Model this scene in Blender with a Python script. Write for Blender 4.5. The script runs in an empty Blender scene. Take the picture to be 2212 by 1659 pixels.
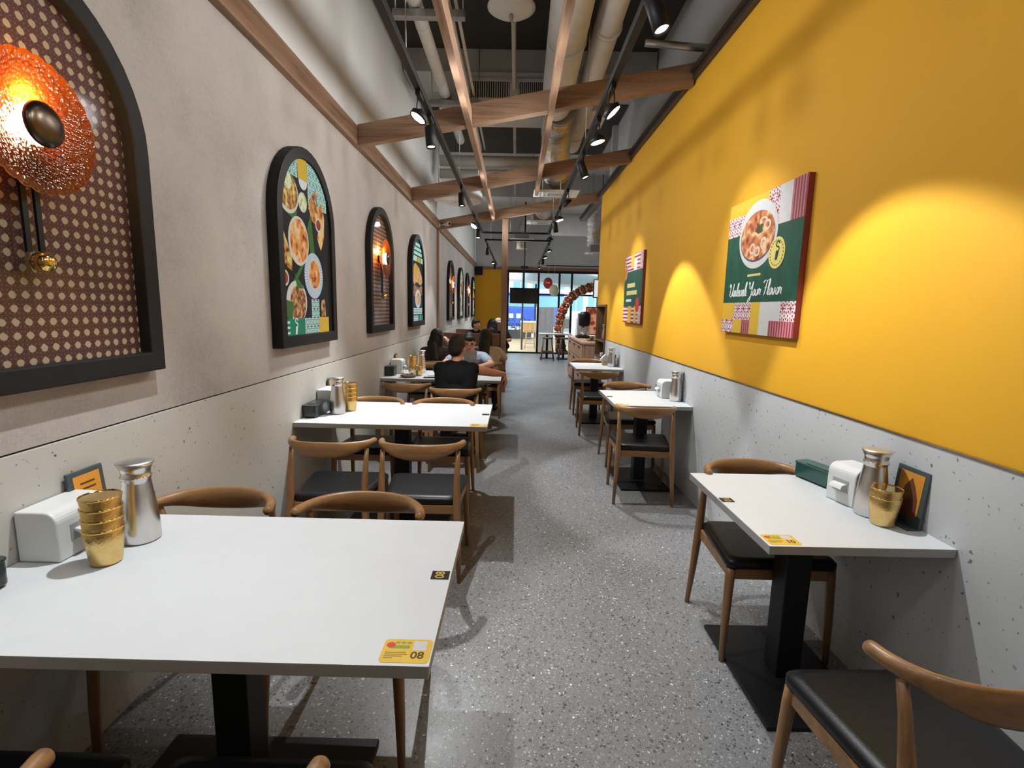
import bpy, bmesh, math, random
from mathutils import Vector, Matrix
random.seed(7)
PI = math.pi
SC = bpy.context.scene
COL = SC.collection

# ------------------------------------------------------------------ camera
FPX, PITCH, ROLL, YAW, CAMH = 1079.0, math.atan2(162, 1079), math.radians(1.25), math.radians(0.315), 1.5
def make_camera():
    cd = bpy.data.cameras.new('camera'); co = bpy.data.objects.new('camera', cd); COL.objects.link(co)
    cd.sensor_fit = 'HORIZONTAL'; cd.sensor_width = 36.0; cd.lens = FPX / 2212.0 * 36.0
    cd.clip_start = 0.05; cd.clip_end = 300
    fw = Vector((-math.sin(YAW) * math.cos(PITCH), math.cos(YAW) * math.cos(PITCH), -math.sin(PITCH)))
    r0 = fw.cross(Vector((0, 0, 1))).normalized(); u0 = r0.cross(fw)
    c, s = math.cos(ROLL), math.sin(ROLL)
    r = c * r0 + s * u0; u = -s * r0 + c * u0
    m = Matrix((r, u, -fw)).transposed().to_4x4(); m.translation = Vector((0, 0, CAMH))
    co.matrix_world = m; SC.camera = co
make_camera()

# ------------------------------------------------------------------ world, exposure
W = bpy.data.worlds.new('sky'); SC.world = W; W.use_nodes = True
W.node_tree.nodes['Background'].inputs[0].default_value = (0.74, 0.88, 1.0, 1)
W.node_tree.nodes['Background'].inputs[1].default_value = 4.5
SC.view_settings.view_transform = 'Standard'; SC.view_settings.look = 'None'
SC.view_settings.gamma = 1.0; SC.view_settings.use_curve_mapping = False
SC.view_settings.exposure = 0.0
try:
    SC.cycles.max_bounces = 8; SC.cycles.diffuse_bounces = 3; SC.cycles.glossy_bounces = 4
    SC.cycles.transmission_bounces = 6; SC.cycles.transparent_max_bounces = 12
    SC.cycles.use_denoising = True; SC.cycles.sample_clamp_indirect = 4.0
    SC.cycles.caustics_reflective = False; SC.cycles.caustics_refractive = False
except Exception: pass

# ------------------------------------------------------------------ materials
MATS = {}
def srgb(r, g, b):
    f = lambda c: (c / 255 / 12.92) if c / 255 <= 0.04045 else ((c / 255 + 0.055) / 1.055) ** 2.4
    return (f(r), f(g), f(b))
def newmat(name):
    m = bpy.data.materials.new(name); m.use_nodes = True; nt = m.node_tree
    b = nt.nodes['Principled BSDF']; MATS[name] = m
    return m, nt, b
def sock(nt, v):
    if isinstance(v, (int, float)):
        n = nt.nodes.new('ShaderNodeValue'); n.outputs[0].default_value = v; return n.outputs[0]
    return v
def mth(nt, op, a, b=None, c=None):
    n = nt.nodes.new('ShaderNodeMath'); n.operation = op
    for i, v in enumerate((a, b, c)):
        if v is None: continue
        if isinstance(v, (int, float)): n.inputs[i].default_value = v
        else: nt.links.new(v, n.inputs[i])
    return n.outputs[0]
def mixc(nt, fac, a, b):
    n = nt.nodes.new('ShaderNodeMix'); n.data_type = 'RGBA'
    if isinstance(fac, (int, float)): n.inputs[0].default_value = fac
    else: nt.links.new(fac, n.inputs[0])
    for k, v in ((6, a), (7, b)):
        if isinstance(v, tuple): n.inputs[k].default_value = (*v[:3], 1)
        else: nt.links.new(v, n.inputs[k])
    return n.outputs[2]
def coords(nt, kind='Object', scale=(1, 1, 1)):
    t = nt.nodes.new('ShaderNodeTexCoord'); m = nt.nodes.new('ShaderNodeMapping')
    m.inputs['Scale'].default_value = scale
    nt.links.new(t.outputs[kind], m.inputs[0]); return m.outputs[0]
def noise(nt, vec, scale, detail=3, rough=0.5):
    n = nt.nodes.new('ShaderNodeTexNoise'); n.inputs['Scale'].default_value = scale
    n.inputs['Detail'].default_value = detail; n.inputs['Roughness'].default_value = rough
    nt.links.new(vec, n.inputs['Vector']); return n.outputs['Fac']
def ramp(nt, fac, stops):
    n = nt.nodes.new('ShaderNodeValToRGB'); e = n.color_ramp.elements
    while len(e) < len(stops): e.new(0.5)
    for i, (p, c) in enumerate(stops):
        e[i].position = p; e[i].color = (*c[:3], 1)
    nt.links.new(fac, n.inputs[0]); return n.outputs[0]
def bump(nt, b, h, strength=0.2, dist=0.01):
    n = nt.nodes.new('ShaderNodeBump'); n.inputs['Strength'].default_value = strength
    n.inputs['Distance'].default_value = dist
    nt.links.new(h, n.inputs['Height']); nt.links.new(n.outputs[0], b.inputs['Normal'])
def plain(name, col, rough=0.5, metal=0.0, var=0.08, scale=12, bmp=0.0, bscale=60, coat=0.0, spec=0.5, trans=0.0, alpha=1.0, ior=1.45):
    if name in MATS: return MATS[name]
    m, nt, b = newmat(name)
    v = coords(nt); f = noise(nt, v, scale)
    lo = tuple(max(0, c * (1 - var)) for c in col); hi = tuple(min(1, c * (1 + var)) for c in col)
    nt.links.new(ramp(nt, f, [(0.3, lo), (0.7, hi)]), b.inputs['Base Color'])
    b.inputs['Roughness'].default_value = rough; b.inputs['Metallic'].default_value = metal
    b.inputs['Specular IOR Level'].default_value = spec
    b.inputs['Coat Weight'].default_value = coat; b.inputs['Coat Roughness'].default_value = 0.05
    if trans: b.inputs['Transmission Weight'].default_value = trans; b.inputs['IOR'].default_value = ior
    if alpha < 1: b.inputs['Alpha'].default_value = alpha
    if bmp: bump(nt, b, noise(nt, v, bscale, 4), bmp, 0.004)
    return m
def emit(name, col, strength, scale=20, var=0.1):
    if name in MATS: return MATS[name]
    m, nt, b = newmat(name)
    v = coords(nt); f = noise(nt, v, scale)
    lo = tuple(c * (1 - var) for c in col); hi = tuple(min(1, c * (1 + var)) for c in col)
    r = ramp(nt, f, [(0.3, lo), (0.7, hi)])
    nt.links.new(r, b.inputs['Emission Color']); b.inputs['Emission Strength'].default_value = strength
    b.inputs['Base Color'].default_value = (*[c * 0.3 for c in col], 1); b.inputs['Roughness'].default_value = 0.3
    return m
def wood(name, col, axis=1, rough=0.45, dark=0.55, coat=0.0):
    if name in MATS: return MATS[name]
    m, nt, b = newmat(name)
    sc = [14, 14, 14]; sc[axis] = 0.9
    v = coords(nt, 'Object', tuple(sc)); f = noise(nt, v, 2.2, 6, 0.62)
    sc2 = [60, 60, 60]; sc2[axis] = 1.5
    v2 = coords(nt, 'Object', tuple(sc2)); f2 = noise(nt, v2, 2.0, 3)
    g = mth(nt, 'ADD', mth(nt, 'MULTIPLY', f, 0.75), mth(nt, 'MULTIPLY', f2, 0.25))
    lo = tuple(c * dark for c in col); mid = col; hi = tuple(min(1, c * 1.22) for c in col)
    nt.links.new(ramp(nt, g, [(0.34, lo), (0.5, mid), (0.68, hi)]), b.inputs['Base Color'])
    b.inputs['Roughness'].default_value = rough; b.inputs['Coat Weight'].default_value = coat
    bump(nt, b, f2, 0.06, 0.002)
    return m
def speckle(name, base, chips, scale, keep, size, rough=0.5, var=0.1, coat=0.0, scale2=None):
    """terrazzo: voronoi cells, a share of which carry an irregular chip"""
    m, nt, b = newmat(name)
    v = coords(nt)
    wn = nt.nodes.new('ShaderNodeTexNoise'); wn.inputs['Scale'].default_value = scale * 1.6; wn.inputs['Detail'].default_value = 2
    nt.links.new(v, wn.inputs['Vector'])
    mx = nt.nodes.new('ShaderNodeVectorMath'); mx.operation = 'MULTIPLY_ADD'
    nt.links.new(wn.outputs['Color'], mx.inputs[0]); mx.inputs[1].default_value = (0.9 / scale,) * 3
    nt.links.new(v, mx.inputs[2])
    f0 = noise(nt, v, 1.4, 3)
    cur = ramp(nt, f0, [(0.3, tuple(c * (1 - var) for c in base)), (0.7, tuple(c * (1 + var) for c in base))])
    layers = [(scale, keep, size)] + ([(scale2, keep * 0.9, size)] if scale2 else [])
    for sc_, kp, sz in layers:
        vo = nt.nodes.new('ShaderNodeTexVoronoi'); vo.inputs['Scale'].default_value = sc_
        nt.links.new(mx.outputs[0], vo.inputs['Vector'])
        sp = nt.nodes.new('ShaderNodeSeparateColor'); nt.links.new(vo.outputs['Color'], sp.inputs[0])
        pick = mth(nt, 'LESS_THAN', sp.outputs[0], kp)
        lim = mth(nt, 'MULTIPLY_ADD', sp.outputs[1], sz, sz * 0.35)
        inside = mth(nt, 'LESS_THAN', vo.outputs['Distance'], lim)
        fac = mth(nt, 'MULTIPLY', pick, inside)
        n = len(chips)
        cc = ramp(nt, sp.outputs[2], [(i / n, c) for i, c in enumerate(chips)])
        nt.nodes[cc.node.name].color_ramp.interpolation = 'CONSTANT'
        cur = mixc(nt, fac, cur, cc)
    nt.links.new(cur, b.inputs['Base Color'])
    rn = noise(nt, v, 3, 4)
    b.inputs['Roughness'].default_value = rough; b.inputs['Coat Weight'].default_value = coat
    nt.links.new(mth(nt, 'MULTIPLY_ADD', rn, 0.25, rough - 0.12), b.inputs['Roughness'])
    return m

speckle('terrazzo_floor', (0.205, 0.203, 0.204), [(0.035, 0.035, 0.037), (0.36, 0.355, 0.35), (0.085, 0.085, 0.085), (0.27, 0.268, 0.266), (0.055, 0.053, 0.052), (0.74, 0.72, 0.70), (0.13, 0.13, 0.13)], 66, 0.86, 0.33, 0.36, 0.12, 0.0, 165)
speckle('terrazzo_panel_left', srgb(187, 184, 177), [(0.12, 0.11, 0.10), (0.30, 0.28, 0.25), (0.18, 0.17, 0.15)], 30, 0.40, 0.145, 0.55, 0.04, 0.0, 75)
speckle('terrazzo_panel_right', srgb(198, 200, 200), [(0.14, 0.15, 0.16), (0.32, 0.34, 0.35), (0.20, 0.21, 0.22)], 32, 0.42, 0.145, 0.55, 0.03, 0.0, 75)
def fabric_wall():
    m, nt, b = newmat('wallpaper_taupe')
    v = coords(nt); v2 = coords(nt, 'Object', (1, 60, 260)); v3 = coords(nt, 'Object', (1, 260, 60))
    f = noise(nt, v, 1.6, 5, 0.6)
    t = mth(nt, 'ADD', noise(nt, v2, 1, 2), noise(nt, v3, 1, 2))
    g = mth(nt, 'ADD', mth(nt, 'MULTIPLY', f, 0.7), mth(nt, 'MULTIPLY', t, 0.22))
    nt.links.new(ramp(nt, g, [(0.36, srgb(150, 142, 137)), (0.54, srgb(171, 163, 157)), (0.72, srgb(184, 176, 169))]), b.inputs['Base Color'])
    b.inputs['Roughness'].default_value = 0.85; bump(nt, b, t, 0.15, 0.003)
fabric_wall()
def cane():
    m, nt, b = newmat('cane_webbing')
    t = nt.nodes.new('ShaderNodeTexCoord'); s = nt.nodes.new('ShaderNodeSeparateXYZ')
    nt.links.new(t.outputs['Object'], s.inputs[0])
    def grid(step, rad, jit=0.0):
        d = []
        for o in (s.outputs[1], s.outputs[2]):
            k = mth(nt, 'SUBTRACT', mth(nt, 'FRACT', mth(nt, 'ADD', mth(nt, 'DIVIDE', o, step), 100.5)), 0.5)
            k = mth(nt, 'MULTIPLY', k, step); d.append(mth(nt, 'MULTIPLY', k, k))
        dd = mth(nt, 'SQRT', mth(nt, 'ADD', d[0], d[1]))
        if jit:
            nz = noise(nt, t.outputs['Object'], 90, 2)
            dd = mth(nt, 'ADD', dd, mth(nt, 'MULTIPLY', mth(nt, 'SUBTRACT', nz, 0.5), jit))
        return mth(nt, 'LESS_THAN', dd, rad)
    big = grid(0.0385, 0.0108, 0.006); small = grid(0.0385 / 3, 0.0019)
    st = noise(nt, coords(nt, 'Object', (1, 90, 300)), 1, 2)
    base = ramp(nt, st, [(0.35, (0.036, 0.009, 0.005)), (0.65, (0.075, 0.020, 0.010))])
    c = mixc(nt, small, base, (0.18, 0.075, 0.05)); c = mixc(nt, big, c, (0.34, 0.27, 0.18))
    nt.links.new(c, b.inputs['Base Color']); b.inputs['Roughness'].default_value = 0.7
    b.inputs['Coat Weight'].default_value = 0.28; b.inputs['Coat Roughness'].default_value = 0.07
    bump(nt, b, st, 0.2, 0.002)
cane()
OAK = wood('oak_beam', srgb(150, 117, 93), 0, 0.6); OAKY = wood('oak_trim', srgb(154, 120, 95), 1, 0.6); OAKZ = wood('oak_post', srgb(142, 108, 85), 2, 0.6)
CH = wood('chair_oak', srgb(148, 109, 70), 2, 0.42, 0.6, 0.12); CHX = wood('chair_oak_rail', srgb(152, 112, 72), 0, 0.38, 0.62, 0.25)
LEATHER = plain('black_leather', (0.007, 0.007, 0.008), 0.40, var=0.2, scale=40, bmp=0.12, bscale=220, spec=0.35)
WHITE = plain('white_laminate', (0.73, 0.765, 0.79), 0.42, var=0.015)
EDGE = plain('shaded_white_edge', (0.44, 0.44, 0.425), 0.5, var=0.02)  # greyer than the white top: shade on the board edges put into the colour
BLACK = plain('black_steel', (0.009, 0.009, 0.010), 0.5, var=0.2, spec=0.3)
MATT = plain('matt_black_frame', (0.011, 0.010, 0.010), 0.6, var=0.15, bmp=0.05, spec=0.25)
YELLOW = plain('yellow_paint', (0.80, 0.400, 0.012), 0.72, var=0.02, scale=2, bmp=0.03, bscale=180)
PAINT = plain('white_paint', (0.72, 0.71, 0.68), 0.85, var=0.03, scale=1.5)
GREYW = plain('grey_paint', (0.64, 0.65, 0.65), 0.85, var=0.03, scale=1.5)
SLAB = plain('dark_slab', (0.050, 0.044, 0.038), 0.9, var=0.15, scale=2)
CONC = plain('concrete', (0.52, 0.51, 0.49), 0.9, var=0.08, scale=3)
STEEL = plain('brushed_steel', (0.72, 0.70, 0.68), 0.26, 1.0, var=0.05, scale=30)
CHROME = plain('polished_steel', (0.80, 0.80, 0.82), 0.08, 1.0, var=0.03)
GOLD = plain('hammered_brass', (0.74, 0.52, 0.20), 0.27, 1.0, var=0.08, scale=60, bmp=0.35, bscale=150)
BRASS = plain('polished_brass', (0.80, 0.56, 0.18), 0.12, 1.0, var=0.04)
DKBRASS = plain('dark_bronze', (0.10, 0.075, 0.055), 0.28, 1.0, var=0.2)
PLASW = plain('white_plastic', (0.78, 0.80, 0.79), 0.35, var=0.02)
GREENB = plain('green_black_plastic', (0.012, 0.022, 0.022), 0.30, var=0.1, coat=0.3)
TEAL = plain('dark_green_plastic', (0.012, 0.075, 0.062), 0.28, var=0.1, coat=0.3)
COPPER = plain('copper_foot', (0.62, 0.36, 0.22), 0.35, 0.6, var=0.05)
SLATE = plain('slate_frame', (0.055, 0.080, 0.088), 0.5, var=0.08)
ORANGEP = plain('orange_print', (0.72, 0.30, 0.03), 0.6, var=0.05)
BROWNP = plain('brown_print', (0.16, 0.055, 0.02), 0.6, var=0.25, scale=60)
INK = plain('dark_ink', (0.10, 0.055, 0.012), 0.6, var=0.1)
PAPER = plain('tissue_white', (0.82, 0.82, 0.81), 0.9, var=0.02, bmp=0.1)
RUBBER = plain('duct_wrap', (0.70, 0.70, 0.68), 0.75, var=0.08, scale=6, bmp=0.5, bscale=14)
PIPE = plain('pipe_white', (0.60, 0.58, 0.53), 0.7, var=0.05, bmp=0.1, bscale=20)
ALU = plain('galvanised', (0.42, 0.42, 0.42), 0.42, 0.9, var=0.12, scale=20)
def foil():
    m, nt, b = newmat('foil_duct')
    v = coords(nt); f = noise(nt, v, 26, 5, 0.7); g = noise(nt, v, 5, 2)
    nt.links.new(ramp(nt, g, [(0.4, (0.70, 0.69, 0.73)), (0.56, (0.72, 0.66, 0.56)), (0.68, (0.66, 0.48, 0.20))]), b.inputs['Base Color'])
    b.inputs['Metallic'].default_value = 0.95; b.inputs['Roughness'].default_value = 0.22; bump(nt, b, f, 0.9, 0.02)
foil()
GLASS = plain('clear_glass', (0.95, 0.97, 0.97), 0.02, var=0.0, alpha=0.12)

# ------------------------------------------------------------------ geometry helpers
class B:
    def __init__(s): s.v = []; s.f = []; s.m = []; s.sm = []; s.mi = 0
    def add(s, vs, fs, smooth=False):
        o = len(s.v); s.v += [tuple(p) for p in vs]
        for f in fs: s.f.append(tuple(i + o for i in f)); s.m.append(s.mi); s.sm.append(smooth)
        return s
    def box(s, c, d, rot=None):
        x, y, z = d[0] / 2, d[1] / 2, d[2] / 2
        vs = [Vector(p) for p in ((-x, -y, -z), (x, -y, -z), (x, y, -z), (-x, y, -z), (-x, -y, z), (x, -y, z), (x, y, z), (-x, y, z))]
        if rot is not None: vs = [rot @ p for p in vs]
        c = Vector(c)
        return s.add([p + c for p in vs], [(0, 3, 2, 1), (4, 5, 6, 7), (0, 1, 5, 4), (1, 2, 6, 5), (2, 3, 7, 6), (3, 0, 4, 7)])
    def b2(s, a, b): return s.box([(a[i] + b[i]) / 2 for i in range(3)], [abs(b[i] - a[i]) for i in range(3)])
    def tube(s, pts, rad, n=12, cap=True, smooth=True, up=None, rad2=None):
        """round or elliptic sweep; rad along side, rad2 along up"""
        pts = [Vector(p) for p in pts]; k = len(pts)
        if isinstance(rad, (int, float)): rad = [rad] * k
        if rad2 is None: rad2 = rad
        elif isinstance(rad2, (int, float)): rad2 = [rad2] * k
        vs = []; fs = []; prev = None
        for i, p in enumerate(pts):
            t = (pts[min(i + 1, k - 1)] - pts[max(i - 1, 0)])
            t = t.normalized() if t.length > 1e-9 else Vector((0, 0, 1))
            if up is not None: u = Vector(up)
            elif prev is not None: u = prev
            else: u = Vector((0, 0, 1)) if abs(t.z) < 0.9 else Vector((0, 1, 0))
            side = t.cross(u)
            if side.length < 1e-6: side = t.orthogonal()
            side.normalize(); uu = side.cross(t).normalized(); prev = uu
            for j in range(n):
                a = 2 * PI * j / n
                vs.append(p + side * (math.cos(a) * rad[i]) + uu * (math.sin(a) * rad2[i]))
        for i in range(k - 1):
            for j in range(n):
                fs.append((i * n + j, i * n + (j + 1) % n, (i + 1) * n + (j + 1) % n, (i + 1) * n + j))
        s.add(vs, fs, smooth)
        if cap:
            s.add(vs[:n], [tuple(range(n))[::-1]]); s.add(vs[-n:], [tuple(range(n))])
        return s
    def lathe(s, prof, c=(0, 0, 0), n=24, axis='z', smooth=True, wob=None):
        vs = []; fs = []; k = len(prof)
        for i, (r, h) in enumerate(prof):
            for j in range(n):
                a = 2 * PI * j / n; rr = r if wob is None else r * wob(i, a)
                p = (rr * math.cos(a), rr * math.sin(a), h)
                if axis == 'x': p = (p[2], p[0], p[1])
                if axis == 'y': p = (p[0], p[2], p[1])
                vs.append((p[0] + c[0], p[1] + c[1], p[2] + c[2]))
        for i in range(k - 1):
            for j in range(n):
                fs.append((i * n + j, i * n + (j + 1) % n, (i + 1) * n + (j + 1) % n, (i + 1) * n + j))
        s.add(vs, fs, smooth)
        for i, fl in ((0, True), (k - 1, False)):
            if prof[i][0] > 1e-5:
                r = tuple(range(n)); s.add(vs[i * n:(i + 1) * n], [r[::-1] if fl else r])
        return s
    def prism(s, poly, h0, h1, axis='z', smooth=False):
        """poly: 2d points ccw, extruded from h0 to h1 along axis (x: (u,v)=(y,z); y: (x,z))"""
        def P(u, v, h): return {'z': (u, v, h), 'x': (h, u, v), 'y': (u, h, v)}[axis]
        n = len(poly); vs = [P(u, v, h0) for u, v in poly] + [P(u, v, h1) for u, v in poly]
        s.add(vs, [tuple(range(n))[::-1], tuple(range(n, 2 * n))]); s.add(vs, [(i, (i + 1) % n, (i + 1) % n + n, i + n) for i in range(n)], smooth)
        return s
    def ring(s, outer, inner, h0, h1, axis='x'):
        """closed frame between two outlines with the same point count"""
        def P(u, v, h): return {'z': (u, v, h), 'x': (h, u, v), 'y': (u, h, v)}[axis]
        n = len(outer)
        vs = [P(*p, h0) for p in outer] + [P(*p, h1) for p in outer] + [P(*p, h0) for p in inner] + [P(*p, h1) for p in inner]
        fs = []
        for i in range(n):
            j = (i + 1) % n
            fs += [(i, j, n + j, n + i), (n + i, n + j, 3 * n + j, 3 * n + i), (3 * n + i, 3 * n + j, 2 * n + j, 2 * n + i), (2 * n + i, 2 * n + j, j, i)]
        return s.add(vs, fs)
    def ball(s, c, r, n=14, m=8, rot=None, smooth=True):
        if isinstance(r, (int, float)): r = (r, r, r)
        vs = []; fs = []; c = Vector(c)
        for i in range(m + 1):
            th = PI * i / m
            for j in range(n):
                a = 2 * PI * j / n
                p = Vector((r[0] * math.sin(th) * math.cos(a), r[1] * math.sin(th) * math.sin(a), -r[2] * math.cos(th)))
                if rot is not None: p = rot @ p
                vs.append(p + c)
        for i in range(m):
            for j in range(n): fs.append((i * n + j, i * n + (j + 1) % n, (i + 1) * n + (j + 1) % n, (i + 1) * n + j))
        return s.add(vs, fs, smooth)
    def cap(s, a, b, ra, rb, n=12):
        a, b = Vector(a), Vector(b); d = (b - a); L = max(d.length, 1e-6); t = d / L; pts = []; rad = []
        for k in range(4):
            th = PI / 2 * (1 - k / 3); pts.append(a - t * ra * math.sin(th)); rad.append(max(ra * math.cos(th), 1e-4))
        for k in range(4):
            th = PI / 2 * k / 3; pts.append(b + t * rb * math.sin(th)); rad.append(max(rb * math.cos(th), 1e-4))
        return s.tube(pts, rad, n)
    def mesh(s, name, mats):
        me = bpy.data.meshes.new(name); me.from_pydata(s.v, [], s.f); me.update()
        for m in (mats if isinstance(mats, (list, tuple)) else [mats]): me.materials.append(m)
        me.polygons.foreach_set('material_index', s.m); me.polygons.foreach_set('use_smooth', s.sm)
        bm = bmesh.new(); bm.from_mesh(me); bmesh.ops.remove_doubles(bm, verts=bm.verts, dist=1e-6)
        bmesh.ops.recalc_face_normals(bm, faces=bm.faces); bm.to_mesh(me); bm.free()
        return me
    def build(s, name, mats, parent=None, loc=None, rot=None, bevel=0.0, seg=2, smooth=False):
        o = bpy.data.objects.new(name, s.mesh(name, mats)); COL.objects.link(o)
        if parent is not None: o.parent = parent
        if loc is not None: o.location = loc
        if rot is not None: o.rotation_euler = rot
        if smooth: o.data.polygons.foreach_set('use_smooth', [True] * len(o.data.polygons))
        if bevel:
            md = o.modifiers.new('bevel', 'BEVEL'); md.width = bevel; md.segments = seg; md.limit_method = 'ANGLE'; md.angle_limit = math.radians(40)
        return o
def tag(o, label=None, cat=None, group=None, kind=None):
    if label: o['label'] = label
    if cat: o['category'] = cat
    if group: o['group'] = group
    if kind: o['kind'] = kind
    return o
def thing(name, label, cat, loc=(0, 0, 0), rz=0.0, group=None):
    o = bpy.data.objects.new(name, None); COL.objects.link(o); o.empty_display_size = 0.05
    o.location = loc; o.rotation_euler = (0, 0, rz); return tag(o, label, cat, group)
def dup(o, loc=None, rz=None, label=None, parent=None, group=None):
    c = o.copy(); COL.objects.link(c); c.parent = parent
    if loc is not None: c.location = loc
    if rz is not None: c.rotation_euler = (c.rotation_euler[0], c.rotation_euler[1], rz)
    if label: c['label'] = label
    if group: c['group'] = group
    for ch in list(o.children): dup(ch, parent=c)
    return c
def struct(b, name, mats, parent=None, **k):
    o = b.build(name, mats, parent, **k)
    if parent is None: o['kind'] = 'structure'
    return o
def rrect(w, h, r, n=4, cx=0, cy=0):
    pts = []
    for (sx, sy, a0) in ((1, 1, 0), (-1, 1, 90), (-1, -1, 180), (1, -1, 270)):
        for k in range(n + 1):
            a = math.radians(a0 + 90 * k / n)
            pts.append((cx + sx * (w / 2 - r) + r * math.cos(a), cy + sy * (h / 2 - r) + r * math.sin(a)))
    return pts
def ellipse(cx, cy, rx, ry, n=28, a=0.0):
    return [(cx + rx * math.cos(t) * math.cos(a) - ry * math.sin(t) * math.sin(a), cy + rx * math.cos(t) * math.sin(a) + ry * math.sin(t) * math.cos(a)) for t in [2 * PI * i / n for i in range(n)]]
def text(name, body, size, mat, parent, loc, rot, shear=0.0, align='CENTER', ext=0.0003, offset=0.0, sx=1.0):
    cu = bpy.data.curves.new(name, 'FONT'); cu.body = body; cu.size = size; cu.shear = shear; cu.extrude = ext; cu.offset = offset
    cu.align_x = align; cu.align_y = 'CENTER'; cu.materials.append(mat)
    o = bpy.data.objects.new(name, cu); COL.objects.link(o); o.parent = parent; o.location = loc; o.rotation_euler = rot; o.scale = (sx, 1, 1)
    bpy.context.view_layer.update()
    m2 = bpy.data.meshes.new_from_object(o.evaluated_get(bpy.context.evaluated_depsgraph_get())); o2 = bpy.data.objects.new(name, m2); COL.objects.link(o2)
    o2.parent = parent; o2.location = loc; o2.rotation_euler = rot; o2.scale = (sx, 1, 1); bpy.data.objects.remove(o); o2.name = name
    return o2

# ================================================================== the setting
LX = -1.42                                    # left wall face
RX = lambda y: 1.49 - 0.011 * y               # right wall face, a hair out of parallel
RROT = math.atan(0.011)
CEIL, YEND, YBACK = 4.55, 17.2, -2.6
struct(B().b2((LX - 0.2, YBACK, -0.1), (3.4, YEND + 0.1, 0)), 'floor', MATS['terrazzo_floor'])
wl = struct(B().b2((LX - 0.14, YBACK, 1.066), (LX, YEND, 2.92)), 'wall_left', MATS['wallpaper_taupe'])
B().b2((LX - 0.14, YBACK, 0), (LX + 0.004, YEND, 1.060)).build('wainscot_panel', MATS['terrazzo_panel_left'], wl, bevel=0.002)
B().b2((LX - 0.14, YBACK, 1.0605), (LX - 0.004, YEND, 1.0655)).build('shadow_joint', MATT, wl)
B().b2((LX - 0.14, YBACK, 2.921), (LX - 0.002, YEND, CEIL)).build('upper_wall', PAINT, wl)
struct(B().b2((LX - 0.002, YBACK, 2.845), (LX + 0.05, YEND, 2.995)), 'trim_1', OAKY, bevel=0.003)
wp = struct(B().b2((LX, 8.985, 0), (LX + 0.035, 9.075, 2.84)), 'trim_2', OAKZ, bevel=0.003)

def at_right(o): o.location = (1.49, 0, 0); o.rotation_euler = (0, 0, RROT); return o
b = B(); b.b2((0, YBACK, 1.066), (0.12, 7.83, 3.40)); b.b2((0, 7.831, 1.60), (0.12, 8.75, 3.40)); b.b2((0, 8.64, 1.066), (0.12, 8.75, 1.599))
wr = at_right(struct(b, 'wall_right', YELLOW))
b = B(); b.b2((-0.006, YBACK, 0), (0.12, 7.83, 1.058)); b.b2((-0.006, 7.831, 0), (0.12, 8.75, 0.73)); b.b2((-0.006, 8.64, 0.731), (0.12, 8.75, 1.058))
b.build('wainscot_panel', MATS['terrazzo_panel_right'], wr)
B().b2((-0.010, YBACK, 1.0585), (0.11, 7.83, 1.0655)).build('metal_edge_strip', STEEL, wr)
at_right(struct(B().b2((-0.035, YBACK, 3.402), (0.10, 11.2, 3.45)), 'trim_3', plain('dark_bronze_rail', (0.045, 0.030, 0.022), 0.45, var=0.2), bevel=0.004))
B().b2((-0.060, YBACK, 3.45), (-0.02, 11.2, 3.475)).build('rail_lip', MATS['dark_bronze_rail'], bpy.data.objects['trim_3'])
struct(B().b2((1.62, YBACK, 3.0), (1.74, 8.9, CEIL)), 'wall_right_upper', GREYW)
struct(B().b2((1.53, 8.78, 0), (3.3, 8.9, CEIL)), 'wall_right_return', GREYW)
struct(B().b2((3.3, 8.78, 0), (3.4, YEND, CEIL)), 'wall_right_far', GREYW)
struct(B().b2((LX - 0.2, YBACK - 0.1, 0), (1.75, YBACK, CEIL)), 'wall_back', GREYW)
ce = struct(B().b2((LX - 0.2, YBACK - 0.1, CEIL), (3.4, YEND + 0.1, CEIL + 0.1)), 'ceiling', CONC)
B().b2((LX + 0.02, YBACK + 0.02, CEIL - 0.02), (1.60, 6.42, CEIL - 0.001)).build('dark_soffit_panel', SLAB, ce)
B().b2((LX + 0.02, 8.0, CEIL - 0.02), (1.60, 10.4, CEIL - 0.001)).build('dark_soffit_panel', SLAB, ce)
B().b2((LX + 0.01, 6.43, 4.28), (1.60, 7.0, CEIL - 0.001)).build('downstand_beam', CONC, ce)
B().b2((LX + 0.01, 12.0, 4.05), (3.29, 12.5, CEIL - 0.001)).build('downstand_beam', CONC, ce)

# end wall with the glazed shop front
we = struct(B().b2((LX, YEND, 2.90), (3.4, YEND + 0.1, CEIL)), 'wall_end', GREYW)
B().b2((LX, YEND, 0), (-0.34, YEND + 0.1, 2.80)).build('yellow_panel', YELLOW, we)
struct(B().b2((LX, YEND - 0.03, 2.80), (3.3, YEND + 0.1, 2.899)), 'trim_4', OAK)
fr = struct(B().b2((-0.335, YEND - 0.02, 2.715), (3.3, YEND + 0.06, 2.799)).b2((-0.335, YEND - 0.02, 0), (3.3, YEND + 0.06, 0.05)), 'window_1', BLACK)
for x in (-0.335, 0.70, 1.40, 1.82, 2.72):
    B().b2((x, YEND - 0.02, 0.05), (x + 0.065, YEND + 0.06, 2.715)).build('mullion', BLACK, fr)
B().b2((0.765, YEND - 0.015, 1.98), (2.72, YEND + 0.05, 2.03)).build('transom', BLACK, fr)
for (x0, x1) in ((-0.27, 0.70), (0.765, 1.40), (1.465, 1.82), (1.885, 2.72)):
    B().b2((x0, YEND + 0.015, 0.05), (x1, YEND + 0.025, 2.715)).build('pane', GLASS, fr)

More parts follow.
